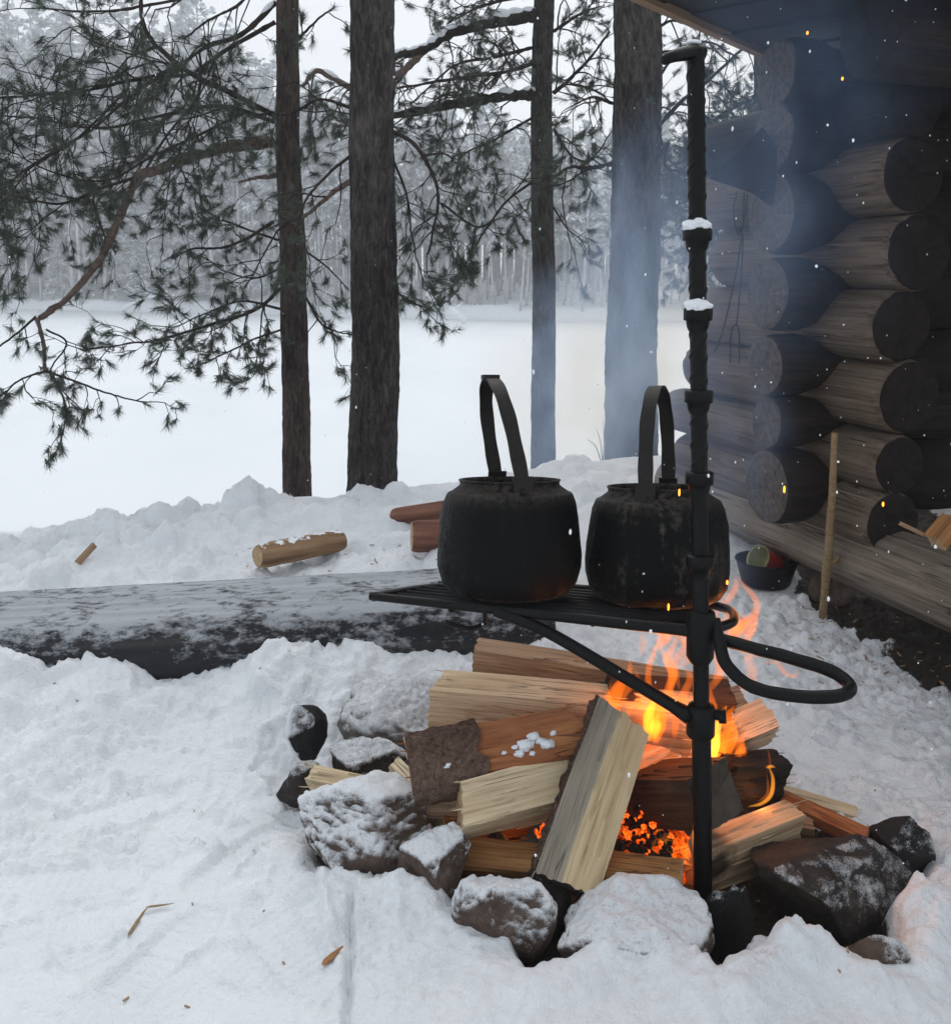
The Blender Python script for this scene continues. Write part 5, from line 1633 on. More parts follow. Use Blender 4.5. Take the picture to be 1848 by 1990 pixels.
# middle tongue with its hole
flame([(1275, 1445), (1272, 1400), (1278, 1365), (1290, 1350)], 1.63, 27 * s, 1, prof=(0.2, 0.85, 1.0, 0.65, 0.35, 0.1))
flame([(1262, 1440), (1260, 1400), (1268, 1370), (1285, 1350)], 1.63, 12 * s, 0)
flame([(1272, 1390), (1262, 1345), (1260, 1305), (1270, 1270), (1284, 1238)], 1.63, 8 * s, 1, prof=(0.5, 1, 0.9, 0.9, 0.8, 0.1))
flame([(1282, 1380), (1298, 1345), (1306, 1312), (1294, 1280), (1280, 1250)], 1.63, 10 * s, 1, prof=(0.6, 1, 1.0, 0.8, 0.6, 0.1))
flame([(1310, 1440), (1312, 1400), (1300, 1370)], 1.63, 8 * s, 2)
flame([(1278, 1262), (1292, 1235), (1282, 1212), (1270, 1195)], 1.63, 16 * s, 2)
# body of fire between the logs
flame([(1215, 1425), (1222, 1395), (1240, 1372), (1236, 1348)], 1.66, 20 * s, 1, prof=(0.9, 1, 0.9, 0.6, 0.3, 0.05))
flame([(1300, 1440), (1298, 1405), (1312, 1372), (1304, 1335)], 1.66, 20 * s, 1, prof=(0.9, 1, 0.9, 0.6, 0.3, 0.05))
flame([(1250, 1440), (1246, 1412), (1252, 1388), (1244, 1362), (1252, 1330)], 1.65, 16 * s, 1, prof=(0.9, 1, 0.9, 0.6, 0.3, 0.05))
flame([(1328, 1440), (1335, 1400), (1326, 1360), (1340, 1320), (1330, 1290)], 1.66, 14 * s, 2, prof=(0.9, 1, 0.9, 0.7, 0.5, 0.05))
flame([(1180, 1395), (1184, 1372), (1180, 1350), (1190, 1322)], 1.66, 10 * s, 2)
flame([(1300, 1345), (1308, 1310), (1298, 1280), (1312, 1245), (1300, 1222)], 1.66, 12 * s, 2)
flame([(1388, 1500), (1400, 1462), (1418, 1430), (1415, 1395), (1428, 1372)], 1.63, 22 * s, 1, prof=(0.8, 1.0, 0.95, 0.7, 0.45, 0.1))
flame([(1420, 1500), (1438, 1468), (1440, 1440), (1452, 1418)], 1.63, 13 * s, 1)
flame([(1375, 1420), (1384, 1380), (1378, 1345), (1390, 1310)], 1.66, 12 * s, 2)
flame([(1385, 1340), (1400, 1300), (1392, 1265), (1410, 1240)], 1.68, 12 * s, 2)
flame([(1442, 1262), (1455, 1238), (1470, 1205), (1475, 1175)], 1.68, 9 * s, 2)
flame([(1272, 1440), (1274, 1410), (1280, 1385)], 1.635, 13 * s, 0, prof=(0.1, 0.8, 1, 0.5, 0.1))
flame([(1384, 1490), (1388, 1450), (1398, 1420)], 1.60, 12 * s, 0, prof=(0.1, 0.8, 1, 0.5, 0.1))
# upper haze of flame
flame([(1245, 1275), (1250, 1245), (1240, 1225)], 1.66, 10 * s, 3)
flame([(1320, 1300), (1345, 1260), (1320, 1230), (1335, 1200)], 1.68, 18 * s, 3)
flame([(1320, 1340), (1312, 1290), (1330, 1250), (1310, 1215)], 1.66, 9 * s, 2)
# right of the pole: bright body
flame([(1378, 1500), (1380, 1455), (1392, 1410), (1412, 1372)], 1.60, 20 * s, 0, prof=(0.1, 0.8, 1.0, 0.7, 0.45, 0.1))
flame([(1392, 1495), (1398, 1450), (1404, 1415)], 1.62, 16 * s, 1)
flame([(1402, 1485), (1412, 1440), (1428, 1400), (1462, 1366)], 1.62, 6 * s, 1, prof=(0.6, 1, 0.8, 0.6, 0.5, 0.1))
flame([(1404, 1490), (1425, 1455), (1430, 1420), (1424, 1380)], 1.62, 5 * s, 1)
flame([(1418, 1488), (1440, 1460), (1452, 1452)], 1.62, 9 * s, 1)
# crescent round the black log
flame([(1455, 1568), (1480, 1562), (1498, 1545), (1502, 1515), (1494, 1490)], 1.60, 5 * s, 0, prof=(0.3, 0.8, 1, 1, 0.7, 0.3))
flame([(1470, 1560), (1490, 1545), (1492, 1520), (1488, 1495)], 1.60, 3.5 * s, 1)
flame([(1498, 1500), (1494, 1465), (1482, 1440)], 1.60, 2.5 * s, 2)
flame([(1488, 1492), (1500, 1490), (1508, 1493)], 1.60, 4 * s, 0, prof=(0.3, 1, 1, 0.8, 0.4, 0.1))
# upper right ring
flame([(1400, 1245), (1425, 1232), (1445, 1215), (1468, 1190), (1468, 1165), (1448, 1140), (1434, 1118)], 1.66, 11 * s, 2, prof=(0.5, 1, 1, 0.8, 0.7, 0.5, 0.1))
flame([(1395, 1215), (1392, 1185), (1415, 1165), (1430, 1140), (1428, 1120)], 1.66, 9 * s, 2, prof=(0.5, 0.7, 0.8, 0.9, 0.8, 0.1))
flame([(1425, 1245), (1432, 1222), (1445, 1205), (1440, 1190)], 1.66, 16 * s, 2)
flame([(1405, 1230), (1420, 1205), (1412, 1180)], 1.66, 24 * s, 3)
flame([(1440, 1240), (1458, 1215), (1472, 1185)], 1.66, 18 * s, 3)
# far right wisps
flame([(1452, 1345), (1462, 1310), (1450, 1275), (1430, 1262)], 1.70, 13 * s, 3)
flame([(1475, 1290), (1508, 1288), (1525, 1308), (1545, 1315), (1550, 1302)], 1.72, 6 * s, 2, prof=(0.2, 0.8, 1, 0.9, 0.8, 0.3))
flame([(1440, 1285), (1480, 1270), (1510, 1285)], 1.72, 9 * s, 3)
# under the black log and in the bed
flame([(1345, 1672), (1338, 1650), (1325, 1638)], 1.50, 16 * s, 1)
flame([(1395, 1615), (1405, 1595), (1440, 1572)], 1.56, 7 * s, 1)
flame([(1290, 1640), (1282, 1615), (1275, 1600)], 1.54, 9 * s, 2)
def fire_lamp(p, watt, r_):
    ld = bpy.data.lights.new('fire_glow', 'POINT')
    ld.energy = watt; ld.color = (1.0, 0.30, 0.055); ld.shadow_soft_size = r_
    lo = bpy.data.objects.new('fire_glow', ld)
    link(lo, fl_root); lo.location = Vector([float(t_) for t_ in p]) - fl_root.location
fire_lamp(pt(1275, 1340, 1.62), 0.42, 0.035)
fire_lamp(pt(1400, 1400, 1.60), 0.36, 0.03)
fire_lamp(pt(1300, 1640, 1.53), 0.55, 0.03)
fire_lamp(pt(1430, 1200, 1.66), 0.35, 0.04)
fire_lamp(pt(1480, 1560, 1.58), 0.06, 0.02)
fire_lamp(pt(1010, 1600, 1.58), 0.12, 0.02)

# sparks
spark_m = mat_emit('spark', (1.0, 0.26, 0.025), 4.0)
for (u, v, y, l, lab) in ((1569, 63, 2.1, 4, 'tiny glowing spark high under the eave, nearest the grill pole'), (1637, 152, 2.1, 4, 'tiny glowing spark in front of the upper dark logs, lower of the two'),
                       (1524, 951, 1.9, 9, 'glowing spark beside the lowest big log end of the cabin'), (1716, 980, 1.9, 6, 'glowing spark near the cabin corner above the sill'),
                       (1320, 957, 1.45, 9, 'glowing spark on the shoulder of the right kettle'), (1299, 1180, 1.5, 9, 'glowing spark just under the right kettle'), (1413, 1132, 1.5, 6, 'glowing spark at the lower right edge of the right kettle')):
    q = pt(u, v, y); sc_ = scale_at(q)
    V, Fc = ICO3
    b = MB(); b.add(V * np.array([1.9, 1.9, l * 0.8]) * sc_ + q, [tuple(f) for f in Fc])
    o = b.build('spark', spark_m, None, True, origin=q); tag(o, lab, 'spark', 'sparks flying up from the fire')

# ------------------------------------------------------------------ grill stand
IR = M['iron']
gs = thing('grill_stand', 'black iron grill stand with twisted pole, swinging grate and loop handle', 'grill stand', on_z(1362, 1790, 0.0))
YP = 1.43
ptop, pbot = pt(1352, 96, YP), pt(1366, 1760, YP)
n = 760
T = np.linspace(0, 1, n)[:, None]
P = ptop * (1 - T) + (pbot + (pbot - ptop) * 0.03) * T
hgt = P[:, 2]
rad = np.where(hgt < pt(1360, 1385, YP)[2], 0.0152, 0.0125)
def rib(a, i):
    z_ = hgt[i.astype(int)]
    return 0.13 * (np.maximum(0, np.cos(2 * a + z_ * 185)) ** 8) * (z_ > pt(1352, 905, YP)[2]) + 0.03 * vnoise(np.cos(a) * 3, np.sin(a) * 3, z_ * 60)
b = MB(); b.add(*tube(P, rad, 44, bump=rib)); b.build('pole', IR, gs)
h0 = ptop + np.array([0, 0, -0.006])
hh = [h0 + np.array([0.010, 0.005, 0.002]), h0 + np.array([-0.004, -0.002, 0.003]), pt(1312, 107, YP - 0.03), pt(1290, 117, YP - 0.045)]
b = MB(); b.add(*tube(np.array(hh), [0.0125, 0.0118, 0.0090, 0.0062], 14)); b.build('top_handle', IR, gs)
for (v, sn) in ((455, 1), (610, 1), (770, 0), (928, 0), (1090, 0)):
    f = (v - 96) / (1760 - 96)
    c_ = pt(1352 + (1366 - 1352) * f, v, YP)
    prof = [(0.0130, -0.026), (0.0160, -0.020), (0.0175, -0.010), (0.0212, -0.009), (0.0216, 0.006), (0.0205, 0.009), (0.0130, 0.0095)]
    b = MB(); V, Fs = lathe(prof, 28, c_); b.add(V, Fs); b.build('collar', IR, gs)
    if sn:
        V, Fc = ICO4
        Vn = V * np.array([0.021, 0.019, 0.011]) * (1 + 0.28 * fbm(V[:, 0] * 2 + v, V[:, 1] * 2, V[:, 2] * 2, 4)[:, None]) + c_ + np.array([-0.002, -0.004, 0.012])
        b = MB(); b.add(Vn, [tuple(q) for q in Fc]); b.build('snow', M['snow'], gs)
V, Fc = ICO3
b = MB(); b.add(V * np.array([0.012, 0.010, 0.004]) + ptop + np.array([-0.004, 0, 0.010]), [tuple(q) for q in Fc]); b.build('snow', M['snow'], gs)

ZG = 0.505
GL = on_z(725, 1161, ZG); GP = pt(1362, 1226, YP)
ZG2 = GP[2]
def gpt(u, v): return on_z(u, v, ZG)
SAG = math.tan(R(10.5))
dirb = unit(GP - GL); prp = unit(np.cross([0, 0, 1.0], dirb))
def sag(p):
    p = np.array(p, float)
    p[2] -= SAG * max(0.0, float(np.dot((p - GL)[:2], prp[:2])))
    return p
# frame: front bar, back bar, tie
GBk = np.array([0.50, 1.72, ZG])
b = MB()
b.add(*tube(cat_rom([GL + np.array([-0.005, 0, 0.002]), gpt(960, 1184), gpt(1180, 1208), GP + np.array([-0.012, 0, 0])], 30), np.interp(np.linspace(0, 1, 30), [0, 0.3, 1], [0.007, 0.0085, 0.0105]), 10))
b.build('front_bar', IR, gs); b = MB()
b.add(*tube(cat_rom([sag(q) for q in (GL + np.array([0.0, 0.004, 0]), np.array([-0.08, 1.72, ZG]), np.array([0.06, 1.80, ZG]), np.array([0.30, 1.78, ZG]), np.array([0.44, 1.66, ZG]), np.array([0.43, 1.52, ZG]), GP + np.array([0.02, 0.01, 0]))], 50), 0.008, 10))
b.build('grate_frame', IR, gs)
dirb = unit(GP - GL); prp = unit(np.cross([0, 0, 1.0], dirb))
for k in range(1, 9):
    off = k * 0.034
    p0 = GL + prp * off + dirb * (0.03 + 0.45 * off * 0.25); p1 = GP + prp * off + dirb * (0.02 - 0.1 * off)
    p0[2] = p1[2] = ZG + 0.003; p0, p1 = sag(p0), sag(p1)
    b = MB(); b.add(*tube([p0, (p0 + p1) / 2 + np.array([0, 0, -0.002]), p1], 0.0045, 8)); b.build('grate_bar', IR, gs)
for k in (0.14, 0.38):
    c0 = GL + dirb * k - np.array([0, 0, 0.006]); c1 = sag(c0 + prp * 0.27)
    b = MB(); b.add(*tube([c0, c1], 0.006, 8)); b.build('cross_bar', IR, gs)
br0 = gpt(962, 1187); br1 = pt(1340, 1392, YP - 0.002)
b = MB(); b.add(*tube(cat_rom([br0, br0 * 0.72 + br1 * 0.28 + np.array([0, 0, 0.012]), br0 * 0.3 + br1 * 0.7 + np.array([0, 0, 0.006]), br1], 30), np.interp(np.linspace(0, 1, 30), [0, 0.9, 1], [0.0095, 0.0105, 0.014]), 12)); b.build('brace', IR, gs)
# sleeve and bolt where the brace meets the pole
cs = pt(1362, 1392, YP)
b = MB(); V, Fs = lathe([(0.0185, -0.035), (0.0225, -0.03), (0.0225, 0.012), (0.0205, 0.018), (0.015, 0.02)], 24, cs); b.add(V, Fs); b.build('sleeve', IR, gs)
b = MB(); b.add(*tube([cs + np.array([0.015, -0.003, 0.005]), pt(1408, 1392, YP - 0.01)], [0.0085, 0.0085], 12)); b.add(*tube([pt(1396, 1392, YP - 0.008), pt(1411, 1392, YP - 0.011)], 0.0115, 6)); b.build('bolt', IR, gs)
cs = pt(1362, 1222, YP)
b = MB(); V, Fs = lathe([(0.016, -0.055), (0.0215, -0.045), (0.0225, 0.02), (0.0205, 0.028), (0.015, 0.03)], 24, cs); b.add(V, Fs); b.build('sleeve', IR, gs)
lp = [(1378, 1236, 0), (1450, 1256, 0), (1540, 1280, 0), (1618, 1306, 0), (1652, 1335, 0), (1628, 1353, 0), (1545, 1353, 0), (1460, 1334, 0), (1412, 1292, 0), (1398, 1248, 0), (1388, 1205, 0)]
LP = []
for i, (u, v, _) in enumerate(lp):
    yq = np.interp(i, [0, 4, 5, 10], [YP, YP - 0.10, YP - 0.12, YP + 0.0])
    LP.append(pt(u, v, yq))
b = MB(); b.add(*tube(cat_rom(LP, 80), 0.0098, 12, bump=lambda a, i: 0.05 * vnoise(np.cos(a) * 2, np.sin(a) * 2, i * 0.8))); b.build('loop_handle', IR, gs)
b = MB(); b.add(*tube(cat_rom([gpt(942, 1184), gpt(942, 1184) + np.array([0, 0, -0.022]), pt(936, 1214, 1.54), pt(910, 1222, 1.53), pt(864, 1209, 1.52)], 24), np.linspace(0.0042, 0.0036, 24), 8)); b.build('hook', IR, gs)

# ------------------------------------------------------------------ kettles
def kettle(u, ybase, yk, lab, mat, axis, lean, seed):
    c_ = on_z(u, ybase, ZG + 0.010)
    c_ = sag(np.array([pt(u, ybase, yk)[0], yk, ZG + 0.0085]))
    root = thing('kettle', lab, 'kettle', c_, 'kettles on the grate')
    prof = [(0.0, 0.0), (0.070, 0.0), (0.092, 0.003), (0.107, 0.012), (0.117, 0.030), (0.1235, 0.060), (0.1245, 0.085), (0.1225, 0.120), (0.1190, 0.160), (0.1140, 0.192), (0.1085, 0.208), (0.1060, 0.212),
            (0.1035, 0.2125), (0.098, 0.217), (0.090, 0.224), (0.0865, 0.228), (0.0865, 0.2345), (0.0885, 0.2355), (0.0885, 0.2385), (0.0840, 0.2385), (0.0825, 0.232), (0.086, 0.222), (0.105, 0.195), (0.116, 0.10), (0.10, 0.05), (0.0, 0.05)]
    n = 96
    prof = [(r_ * 1.025, z_ * 0.86) for r_, z_ in prof]
    V, Fs = lathe(prof, n)
    rr = np.hypot(V[:, 0], V[:, 1])
    d = 0.004 * fbm(V[:, 0] * 14 + seed, V[:, 1] * 14, V[:, 2] * 14, 3) + 0.0012 * fbm(V[:, 0] * 70 + seed, V[:, 1] * 70, V[:, 2] * 70, 3)
    V[:, :2] *= (1 + (d / np.maximum(rr, 0.03)))[:, None]
    b = MB(); b.add(V + c_, Fs); b.build('kettle_body', mat, root)
    ah = unit([axis[0], axis[1], 0]); wd = np.cross([0, 0, 1.0], ah)
    # bail handle: a flat strap
    hp = [(0.092, 0.170), (0.0925, 0.205), (0.091, 0.252), (0.082, 0.308), (0.060, 0.352), (0.028, 0.378), (0.0, 0.384), (-0.028, 0.378), (-0.060, 0.352), (-0.082, 0.308), (-0.091, 0.252), (-0.0925, 0.205), (-0.092, 0.182)]
    C_ = cat_rom([ah * s_ + np.array([0, 0, z_]) + np.array([lean[0], lean[1], 0]) * max(0, z_ - 0.195) / 0.18 for s_, z_ in hp], 60)
    T = np.gradient(C_, axis=0); T /= np.linalg.norm(T, axis=1)[:, None]
    Nn = np.cross(T, wd); Nn /= np.linalg.norm(Nn, axis=1)[:, None]
    hw, ht = 0.0125, 0.0019
    Vh = []
    for i in range(60):
        w_ = hw * (1.0 + 0.05 * math.sin(i * 0.9))
        for sx, sy in ((-1, -1), (1, -1), (1, 1), (-1, 1)):
            Vh.append(c_ + C_[i] + wd * w_ * sx + Nn[i] * ht * sy)
    Fh = []
    for i in range(59):
        for j in range(4):
            Fh.append((i * 4 + j, i * 4 + (j + 1) % 4, (i + 1) * 4 + (j + 1) % 4, (i + 1) * 4 + j))
    Fh += [(3, 2, 1, 0), (236, 237, 238, 239)]
    b = MB(); b.add(np.array(Vh), Fh); h_ = b.build('handle', M['rust'], root, False)
    for sg in (1, -1):
        q = c_ + ah * 0.094 * sg + np.array([0, 0, 0.191])
        V, Fs = box(q, wd * 0.017, ah * 0.003, np.array([0, 0, 0.024]) - ah * sg * 0.006)
        b = MB(); b.add(V, Fs)
        b.add(*tube([q - ah * 0.002 * sg, q + ah * 0.010 * sg], 0.0055, 10))
        b.build('ear', M['rust'], root, False)
    root.rotation_euler = (-R(8.5), 0, 0)
    return root, c_, ah, wd, h_
k1 = kettle(990, 1167, 1.63, 'left soot black kettle whose strap handle leans left to a crimped peak', M['kettle'], (0.22, -0.975), (-0.032, 0.0), 3.0)
k2 = kettle(1278, 1172, 1.64, 'right soot black kettle with scoured grey flank and upright round handle', M['kettle_worn'], (-0.40, -0.92), (0.0, 0.0), 8.0)
# crimp on the left handle
root, c_, ah, wd, h_ = k1
q = c_ + np.array([-0.034, 0, 0.387])
V, Fs = box(q, wd * 0.0145, ah * 0.012, np.array([0, 0, 0.004]))
b = MB(); b.add(V, Fs); co = b.build('crimp', M['rust'], root, False); co.parent = h_

# ------------------------------------------------------------------ log bench
m = NT('bench_wood')
v = m.coord('Object', (2, 22, 22))
n1_ = m.noise(v, 1.0, 6, 0.65, 0.4)
cw = m.ramp(n1_, [(0.3, (0.008, 0.009, 0.011)), (0.55, (0.022, 0.022, 0.025)), (0.75, (0.055, 0.052, 0.052))])
v1 = m.coord('Object')
up_ = m.normal_z()
vs = m.coord('Object', (16, 30, 30))
nn_ = m.math('ADD', m.math('MULTIPLY', m.noise(vs, 1.6, 6, 0.75), 0.9), m.math('MULTIPLY', m.noise(v1, 6, 3, 0.6), 0.5))
f_ = m.ramp(m.math('ADD', m.math('MULTIPLY', up_, 0.75), m.math('MULTIPLY', m.math('SUBTRACT', nn_, 0.7), 2.6)), [(0.30, 0.0), (0.68, 1.0)])
sc_c = m.mix(m.ramp(m.noise(m.coord('Object', (1.2, 30, 30)), 1.0, 5, 0.6), [(0.35, 0.0), (0.75, 1.0)]), (0.40, 0.425, 0.455), (0.25, 0.27, 0.295))
cc = m.mix(f_, cw, sc_c)
m.pbsdf(cc, 0.8, m.math('ADD', m.math('MULTIPLY', f_, 0.5), m.math('ADD', m.math('MULTIPLY', n1_, 0.4), m.math('MULTIPLY', m.noise(v1, 120, 4, 0.7), 0.6))), 0.7, 0.008, 0.3)
M['bench'] = m.m
# flat topped half log
b0, b1 = BB0, BB1
L = np.linalg.norm(b1 - b0); X = (b1 - b0) / L; Zb = np.array([0, 0, 1.0]); Yb = np.cross(Zb, X)
sec = [(0.15, 0.0), (0.08, 0.004), (0.0, 0.005), (-0.08, 0.0), (-0.125, -0.012), (-0.150, -0.04), (-0.165, -0.075), (-0.172, -0.12), (-0.16, -0.19), (-0.12, -0.26), (0.0, -0.30), (0.12, -0.26), (0.168, -0.18), (0.17, -0.08)]
sc3 = cat_rom(np.array([(s_[0], s_[1], 0) for s_ in sec + [sec[0]]]), 70)[:-1]
nx, ns = 200, len(sc3)
V = np.zeros((nx, ns, 3))
for i, x in enumerate(np.linspace(0, L, nx)):
    d = 0.016 * fbm(np.full(ns, x * 1.4), sc3[:, 0] * 5, sc3[:, 1] * 5, 3) + 0.006 * fbm(np.full(ns, x * 6), sc3[:, 0] * 28, sc3[:, 1] * 28, 3)
    nrm_ = sc3[:, :2] - np.array([0, -0.14]); nrm_ /= np.linalg.norm(nrm_, axis=1)[:, None]
    flat_ = np.where(sc3[:, 1] > -0.02, 0.3, 1.0)
    V[i, :, 0] = x; V[i, :, 1:] = sc3[:, :2] + nrm_ * (d * flat_)[:, None]
Vf = V.reshape(-1, 3)
Fs = []
for i in range(nx - 1):
    for j in range(ns):
        Fs.append((i * ns + j, (i + 1) * ns + j, (i + 1) * ns + (j + 1) % ns, i * ns + (j + 1) % ns))
Fs.append(tuple(range(ns))); Fs.append(tuple((nx - 1) * ns + j for j in range(ns - 1, -1, -1)))
b = MB(); b.add(Vf, Fs)
o = b.build('log_bench', M['bench'], None, True, origin=(0, 0, 0))
o.matrix_world = Matrix(((X[0], Yb[0], 0, b0[0]), (X[1], Yb[1], 0, b0[1]), (X[2], Yb[2], 1, b0[2]), (0, 0, 0, 1)))
tag(o, 'long dark log bench with a flat snow dusted top behind the fire', 'bench')

# ------------------------------------------------------------------ logs lying on the bank
def snowy_wood(name, c1, c2, c3, amt):
    m = NT(name)
    v = m.coord('Object', (3, 30, 30))
    n1_ = m.noise(v, 1.0, 6, 0.6, 0.3)
    cw = m.ramp(n1_, [(0.3, c1), (0.5, c2), (0.72, c3)])
    v1 = m.coord('Object')
    f_ = m.ramp(m.math('ADD', m.math('MULTIPLY', m.normal_z(), 0.5), m.noise(v1, 26, 5, 0.7)), [(amt, 0.0), (amt + 0.12, 1.0)])
    m.pbsdf(m.mix(f_, cw, (0.8, 0.83, 0.87)), 0.8, m.math('ADD', f_, n1_), 0.5, 0.006, 0.3)
    return m.m
MW = snowy_wood('snowy_log', (0.10, 0.05, 0.025), (0.26, 0.155, 0.08), (0.36, 0.24, 0.14), 0.98)
MR = snowy_wood('snowy_red_log', (0.05, 0.02, 0.013), (0.16, 0.065, 0.04), (0.27, 0.13, 0.085), 1.06)
def bank_log(u0, v0, u1, v1, y0, y1, r_, mat, lab, seed):
    A_, B_ = pt(u0, v0, y0), pt(u1, v1, y1)
    L = np.linalg.norm(B_ - A_); d = (B_ - A_) / L
    zx = unit(np.cross(d, [0, 0, 1.0])); zz = np.cross(zx, d)
    k, n = 40, 30
    XX, AA = np.meshgrid(np.linspace(0, L, k), np.linspace(0, 2 * math.pi, n, endpoint=False), indexing='ij')
    rr = r_ * (1 + 0.06 * vnoise(np.cos(AA) * 2 + seed, np.sin(AA) * 2, XX * 6) + 0.03 * vnoise(np.cos(AA) * 8, np.sin(AA) * 8, XX * 14 + seed)) - 0.008 * np.exp(-np.minimum(XX, L - XX) / 0.012)
    V = np.stack([XX, rr * np.cos(AA), rr * np.sin(AA)], -1).reshape(-1, 3)
    Fs = [(i * n + j, i * n + (j + 1) % n, (i + 1) * n + (j + 1) % n, (i + 1) * n + j) for i in range(k - 1) for j in range(n)]
    ms = [0] * len(Fs)
    Fs += [tuple(range(n - 1, -1, -1)), tuple((k - 1) * n + j for j in range(n))]; ms += [1, 1]
    b = MB(); b.add(V, Fs, ms)
    o = b.build('cut_log', [mat, M['end_pale']], None, True, origin=(0, 0, 0))
    o.data.set_sharp_from_angle(angle=R(50))
    o.matrix_world = Matrix(((d[0], zx[0], zz[0], A_[0]), (d[1], zx[1], zz[1], A_[1]), (d[2], zx[2], zz[2], A_[2]), (0, 0, 0, 1)))
    tag(o, lab, 'log', 'cut logs lying on the snow bank')
bank_log(500, 1082, 664, 1050, 3.20, 3.45, 0.042, MW, 'tan peeled log with snow on its bark lying on the bank left of the kettles', 1.0)
bank_log(762, 1006, 900, 985, 3.75, 3.70, 0.036, MR, 'red barked log higher on the bank, partly hidden by the left kettle', 2.0)
bank_log(800, 1042, 960, 1040, 3.35, 3.4, 0.058, MR, 'thick reddish log low on the bank, mostly behind the left kettle', 3.0)

# chips, twigs and straw on the snow
def sliver(uvs, r_, mat, lab, cat, name, z=0.012, flat=0.4):
    P = []
    for u, v in uvs:
        q = gnd(u, v); P.append(q + np.array([0, 0, z]))
    P = cat_rom(P, 14)
    b = MB(); b.add(*tube(P, r_ * np.interp(np.linspace(0, 1, 14), [0, 0.15, 0.7, 1], [0.3, 1, 0.8, 0.2]), 8, sy=flat, bump=lambda a, i: 0.3 * vnoise(np.cos(a) * 2, np.sin(a) * 2, i * 0.9)))
    o = b.build(name, mat, None, True, origin=P[0]); tag(o, lab, cat)
sliver([(250, 1828), (268, 1800), (287, 1773)], 0.0035, M['stick'], 'thin bent straw coloured splinter on the foreground snow, lower half', 'splinter', 'splinter', 0.009)
sliver([(285, 1773), (310, 1770), (338, 1766)], 0.0028, M['stick'], 'short straw coloured splinter touching the longer one on the snow', 'splinter', 'splinter', 0.009)
sliver([(626, 1888), (645, 1872), (667, 1852)], 0.0065, M['pine_orange'], 'orange brown bark sliver lying on the front snow', 'bark chip', 'bark_chip', 0.011)
q = gnd(148, 1092)
prism('bark_chip', q + np.array([0, 0.0, -0.01]), pt(184, 1058, q[1] + 0.02), [0, -1, 0.3], [(-0.014, -0.004), (0.014, -0.005), (0.012, 0.004), (-0.012, 0.004)], [M['pine_brown'], M['pine_brown']], 'reddish bark chip stuck upright in the snow bank at far left', 'bark chip', rough=0.003, seed=2.2)
sliver([(1455, 1765), (1466, 1745), (1478, 1722)], 0.0028, M['stick'], 'pale match thin splinter leaning on the biggest dark stone', 'splinter', 'splinter', 0.09)
rc = random.Random(6)
b = MB()
for i in range(150):
    kind_ = rc.random()
    if kind_ < 0.5:
        u, v = rc.uniform(1560, 1850), rc.uniform(1120, 1330)
    elif kind_ < 0.7:
        u, v = rc.uniform(480, 860), rc.uniform(1065, 1108)
    elif kind_ < 0.8:
        u, v = rc.uniform(330, 520), rc.uniform(1330, 1360)
    else:
        u, v = rc.uniform(100, 1800), rc.uniform(1380, 1980)
    q = on_z(u, v, 0.03)
    q[2] = gz(q[0], q[1]) + 0.002
    a_ = rc.random() * 3.14; l_ = rc.uniform(0.003, 0.010) * (1 if kind_ < 0.7 else 0.5)
    ax_ = np.array([math.cos(a_), math.sin(a_), rc.uniform(-0.2, 0.4)]) * l_
    ay_ = np.array([-math.sin(a_), math.cos(a_), 0]) * l_ * 0.25
    V, Fs = box(q, ax_, ay_, np.array([0, 0, 0.001])); b.add(V, Fs)
o = b.build('wood_crumbs', M['pine_brown'], None, False, origin=(0, 2, 0)); tag(o, 'scattered wood crumbs and bark specks on the snow', kind='stuff')

# ------------------------------------------------------------------ falling snow
b = MB()
rs = np.random.default_rng(31)
V1, F1 = ico(1)
F1 = [tuple(f) for f in F1]
for i in range(900):
    u, v = rs.uniform(-60, 1910), rs.uniform(-40, 1700)
    d_ = rs.uniform(0.75, 2.6) if rs.random() < 0.75 else rs.uniform(2.6, 5.0)
    if u < 900: d_ = rs.uniform(1.4, 5.0)
    q = pt(u, v, d_)
    if q[2] < 0.1: continue
    s_ = 0.0011 * 0.85 * math.exp(rs.normal(0, 0.40))
    b.add(V1 * s_ * np.array([1, 1, rs.uniform(1.0, 2.1)]) * (1 + 0.3 * rs.normal(0, 1, V1.shape) * 0.5) + q, F1)
m = NT('snowflake')
m.pbsdf((0.85, 0.88, 0.92), 0.8, spec=0.2)
o = b.build('falling_snow', m.m, None, True, origin=(0, 2, 1)); tag(o, 'snowflakes drifting down through the air', kind='stuff')

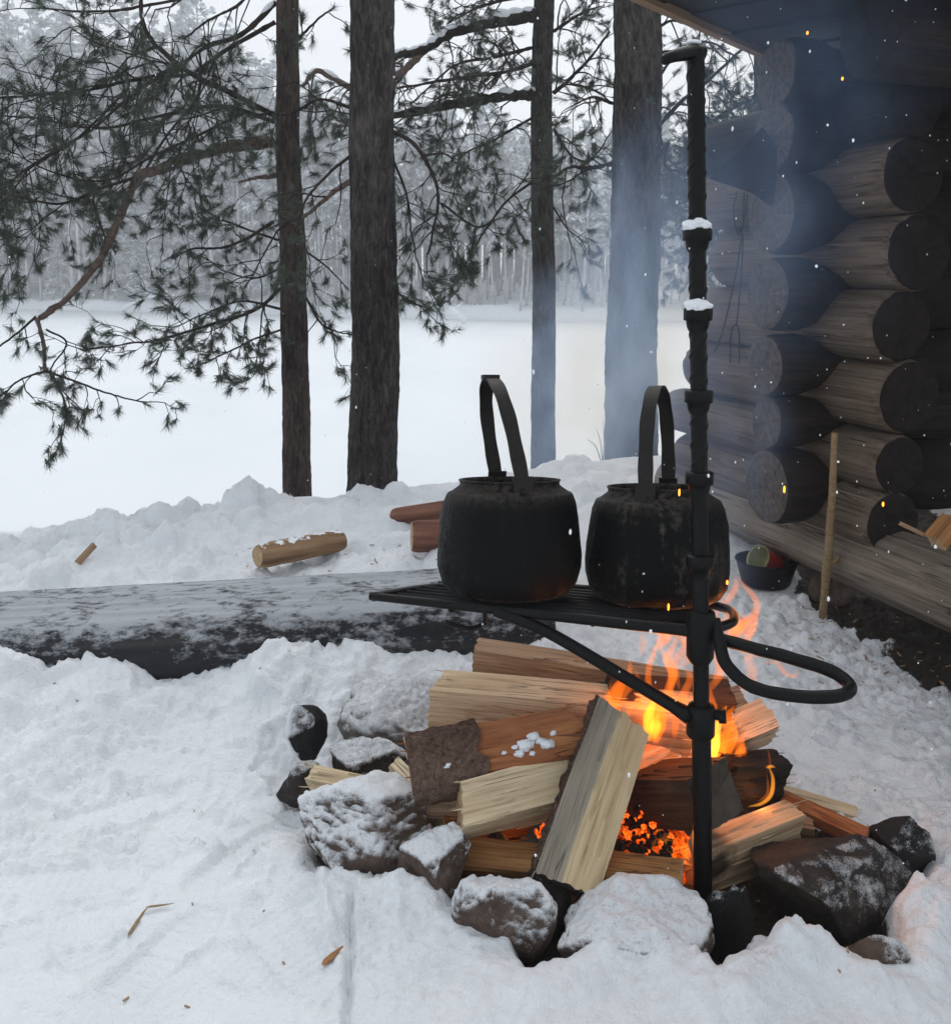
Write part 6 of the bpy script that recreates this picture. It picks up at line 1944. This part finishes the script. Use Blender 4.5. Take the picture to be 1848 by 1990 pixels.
# ------------------------------------------------------------------ smoke
def smoke_mat(name, dens, col, sc=2.2):
    m = NT(name)
    tc = m.n('ShaderNodeTexCoord')
    ln = m.n('ShaderNodeVectorMath', operation='LENGTH')
    m.l(tc.outputs['Object'], ln.inputs[0])
    fall = m.ramp(ln.outputs['Value'], [(0.0, 1.0), (0.45, 0.55), (0.95, 0.0)], 'EASE')
    nn = m.noise(tc.outputs['Object'], sc, 3, 0.55, 0.6)
    d = m.math('MULTIPLY', fall, m.ramp(nn, [(0.36, 0.0), (0.62, 1.0)]))
    d = m.math('MULTIPLY', d, dens)
    vs_ = m.n('ShaderNodeVolumeScatter')
    vs_.inputs['Color'].default_value = (*col, 1)
    vs_.inputs['Anisotropy'].default_value = 0.1
    m.l(d, vs_.inputs['Density'])
    m.l(vs_.outputs[0], m.out.inputs['Volume'])
    return m.m
sm_root = thing('smoke', 'thin bluish smoke drifting from the fire past the trunk and the cabin', 'smoke', pt(1300, 1150, 1.9))
sm_root['kind'] = 'stuff'
SMK3 = smoke_mat('wood_smoke_thin', 0.6, (0.38, 0.60, 1.0))
SMK = smoke_mat('wood_smoke', 1.3, (0.42, 0.62, 1.0))
SMK2 = smoke_mat('wood_smoke_dense', 3.0, (0.50, 0.68, 1.0))
for (u, v, y, rx, ry, rz, mt, ti) in ((1265, 1130, 2.0, 0.30, 0.25, 0.36, SMK, 0.2), (1225, 640, 3.6, 0.30, 0.45, 0.95, SMK2, 0.05), (1520, 330, 2.35, 0.42, 0.35, 0.62, SMK3, -0.3), (870, 1225, 2.45, 0.36, 0.22, 0.15, SMK2, 0.0),
                                     (1120, 760, 3.2, 0.46, 0.45, 0.55, SMK2, 0.3), (1410, 880, 2.5, 0.22, 0.25, 0.40, SMK, 0.0), (1380, 520, 2.3, 0.34, 0.30, 0.62, SMK, 0.1), (1600, 80, 2.3, 0.45, 0.3, 0.35, SMK3, 0.4)):
    V, Fc = ICO3
    o = fast_mesh('smoke_puff', V, Fc, mt, sm_root, True)
    o.location = Vector([float(t_) for t_ in pt(u, v, y)]) - sm_root.location
    o.scale = (rx, ry, rz); o.rotation_euler = (0, ti, 0.4)
    o['kind'] = 'stuff'

# ------------------------------------------------------------------ haze over the lake
HAZE = 0.0036
V, Fs = box((0, 44, 12.6), (125, 0, 0), (0, 56, 0), (0, 0, 15.2))
b = MB(); b.add(V, Fs)
m = NT('haze_air')
pv = m.n('ShaderNodeVolumePrincipled')
pv.inputs['Color'].default_value = (0.97, 0.985, 1.0, 1)
pv.inputs['Density'].default_value = HAZE
pv.inputs['Anisotropy'].default_value = 0.0
m.l(pv.outputs[0], m.out.inputs['Volume'])
o = b.build('haze', m.m, None, False, origin=(0, 44, 12.6)); tag(o, 'pale snowy air over the lake', kind='stuff')
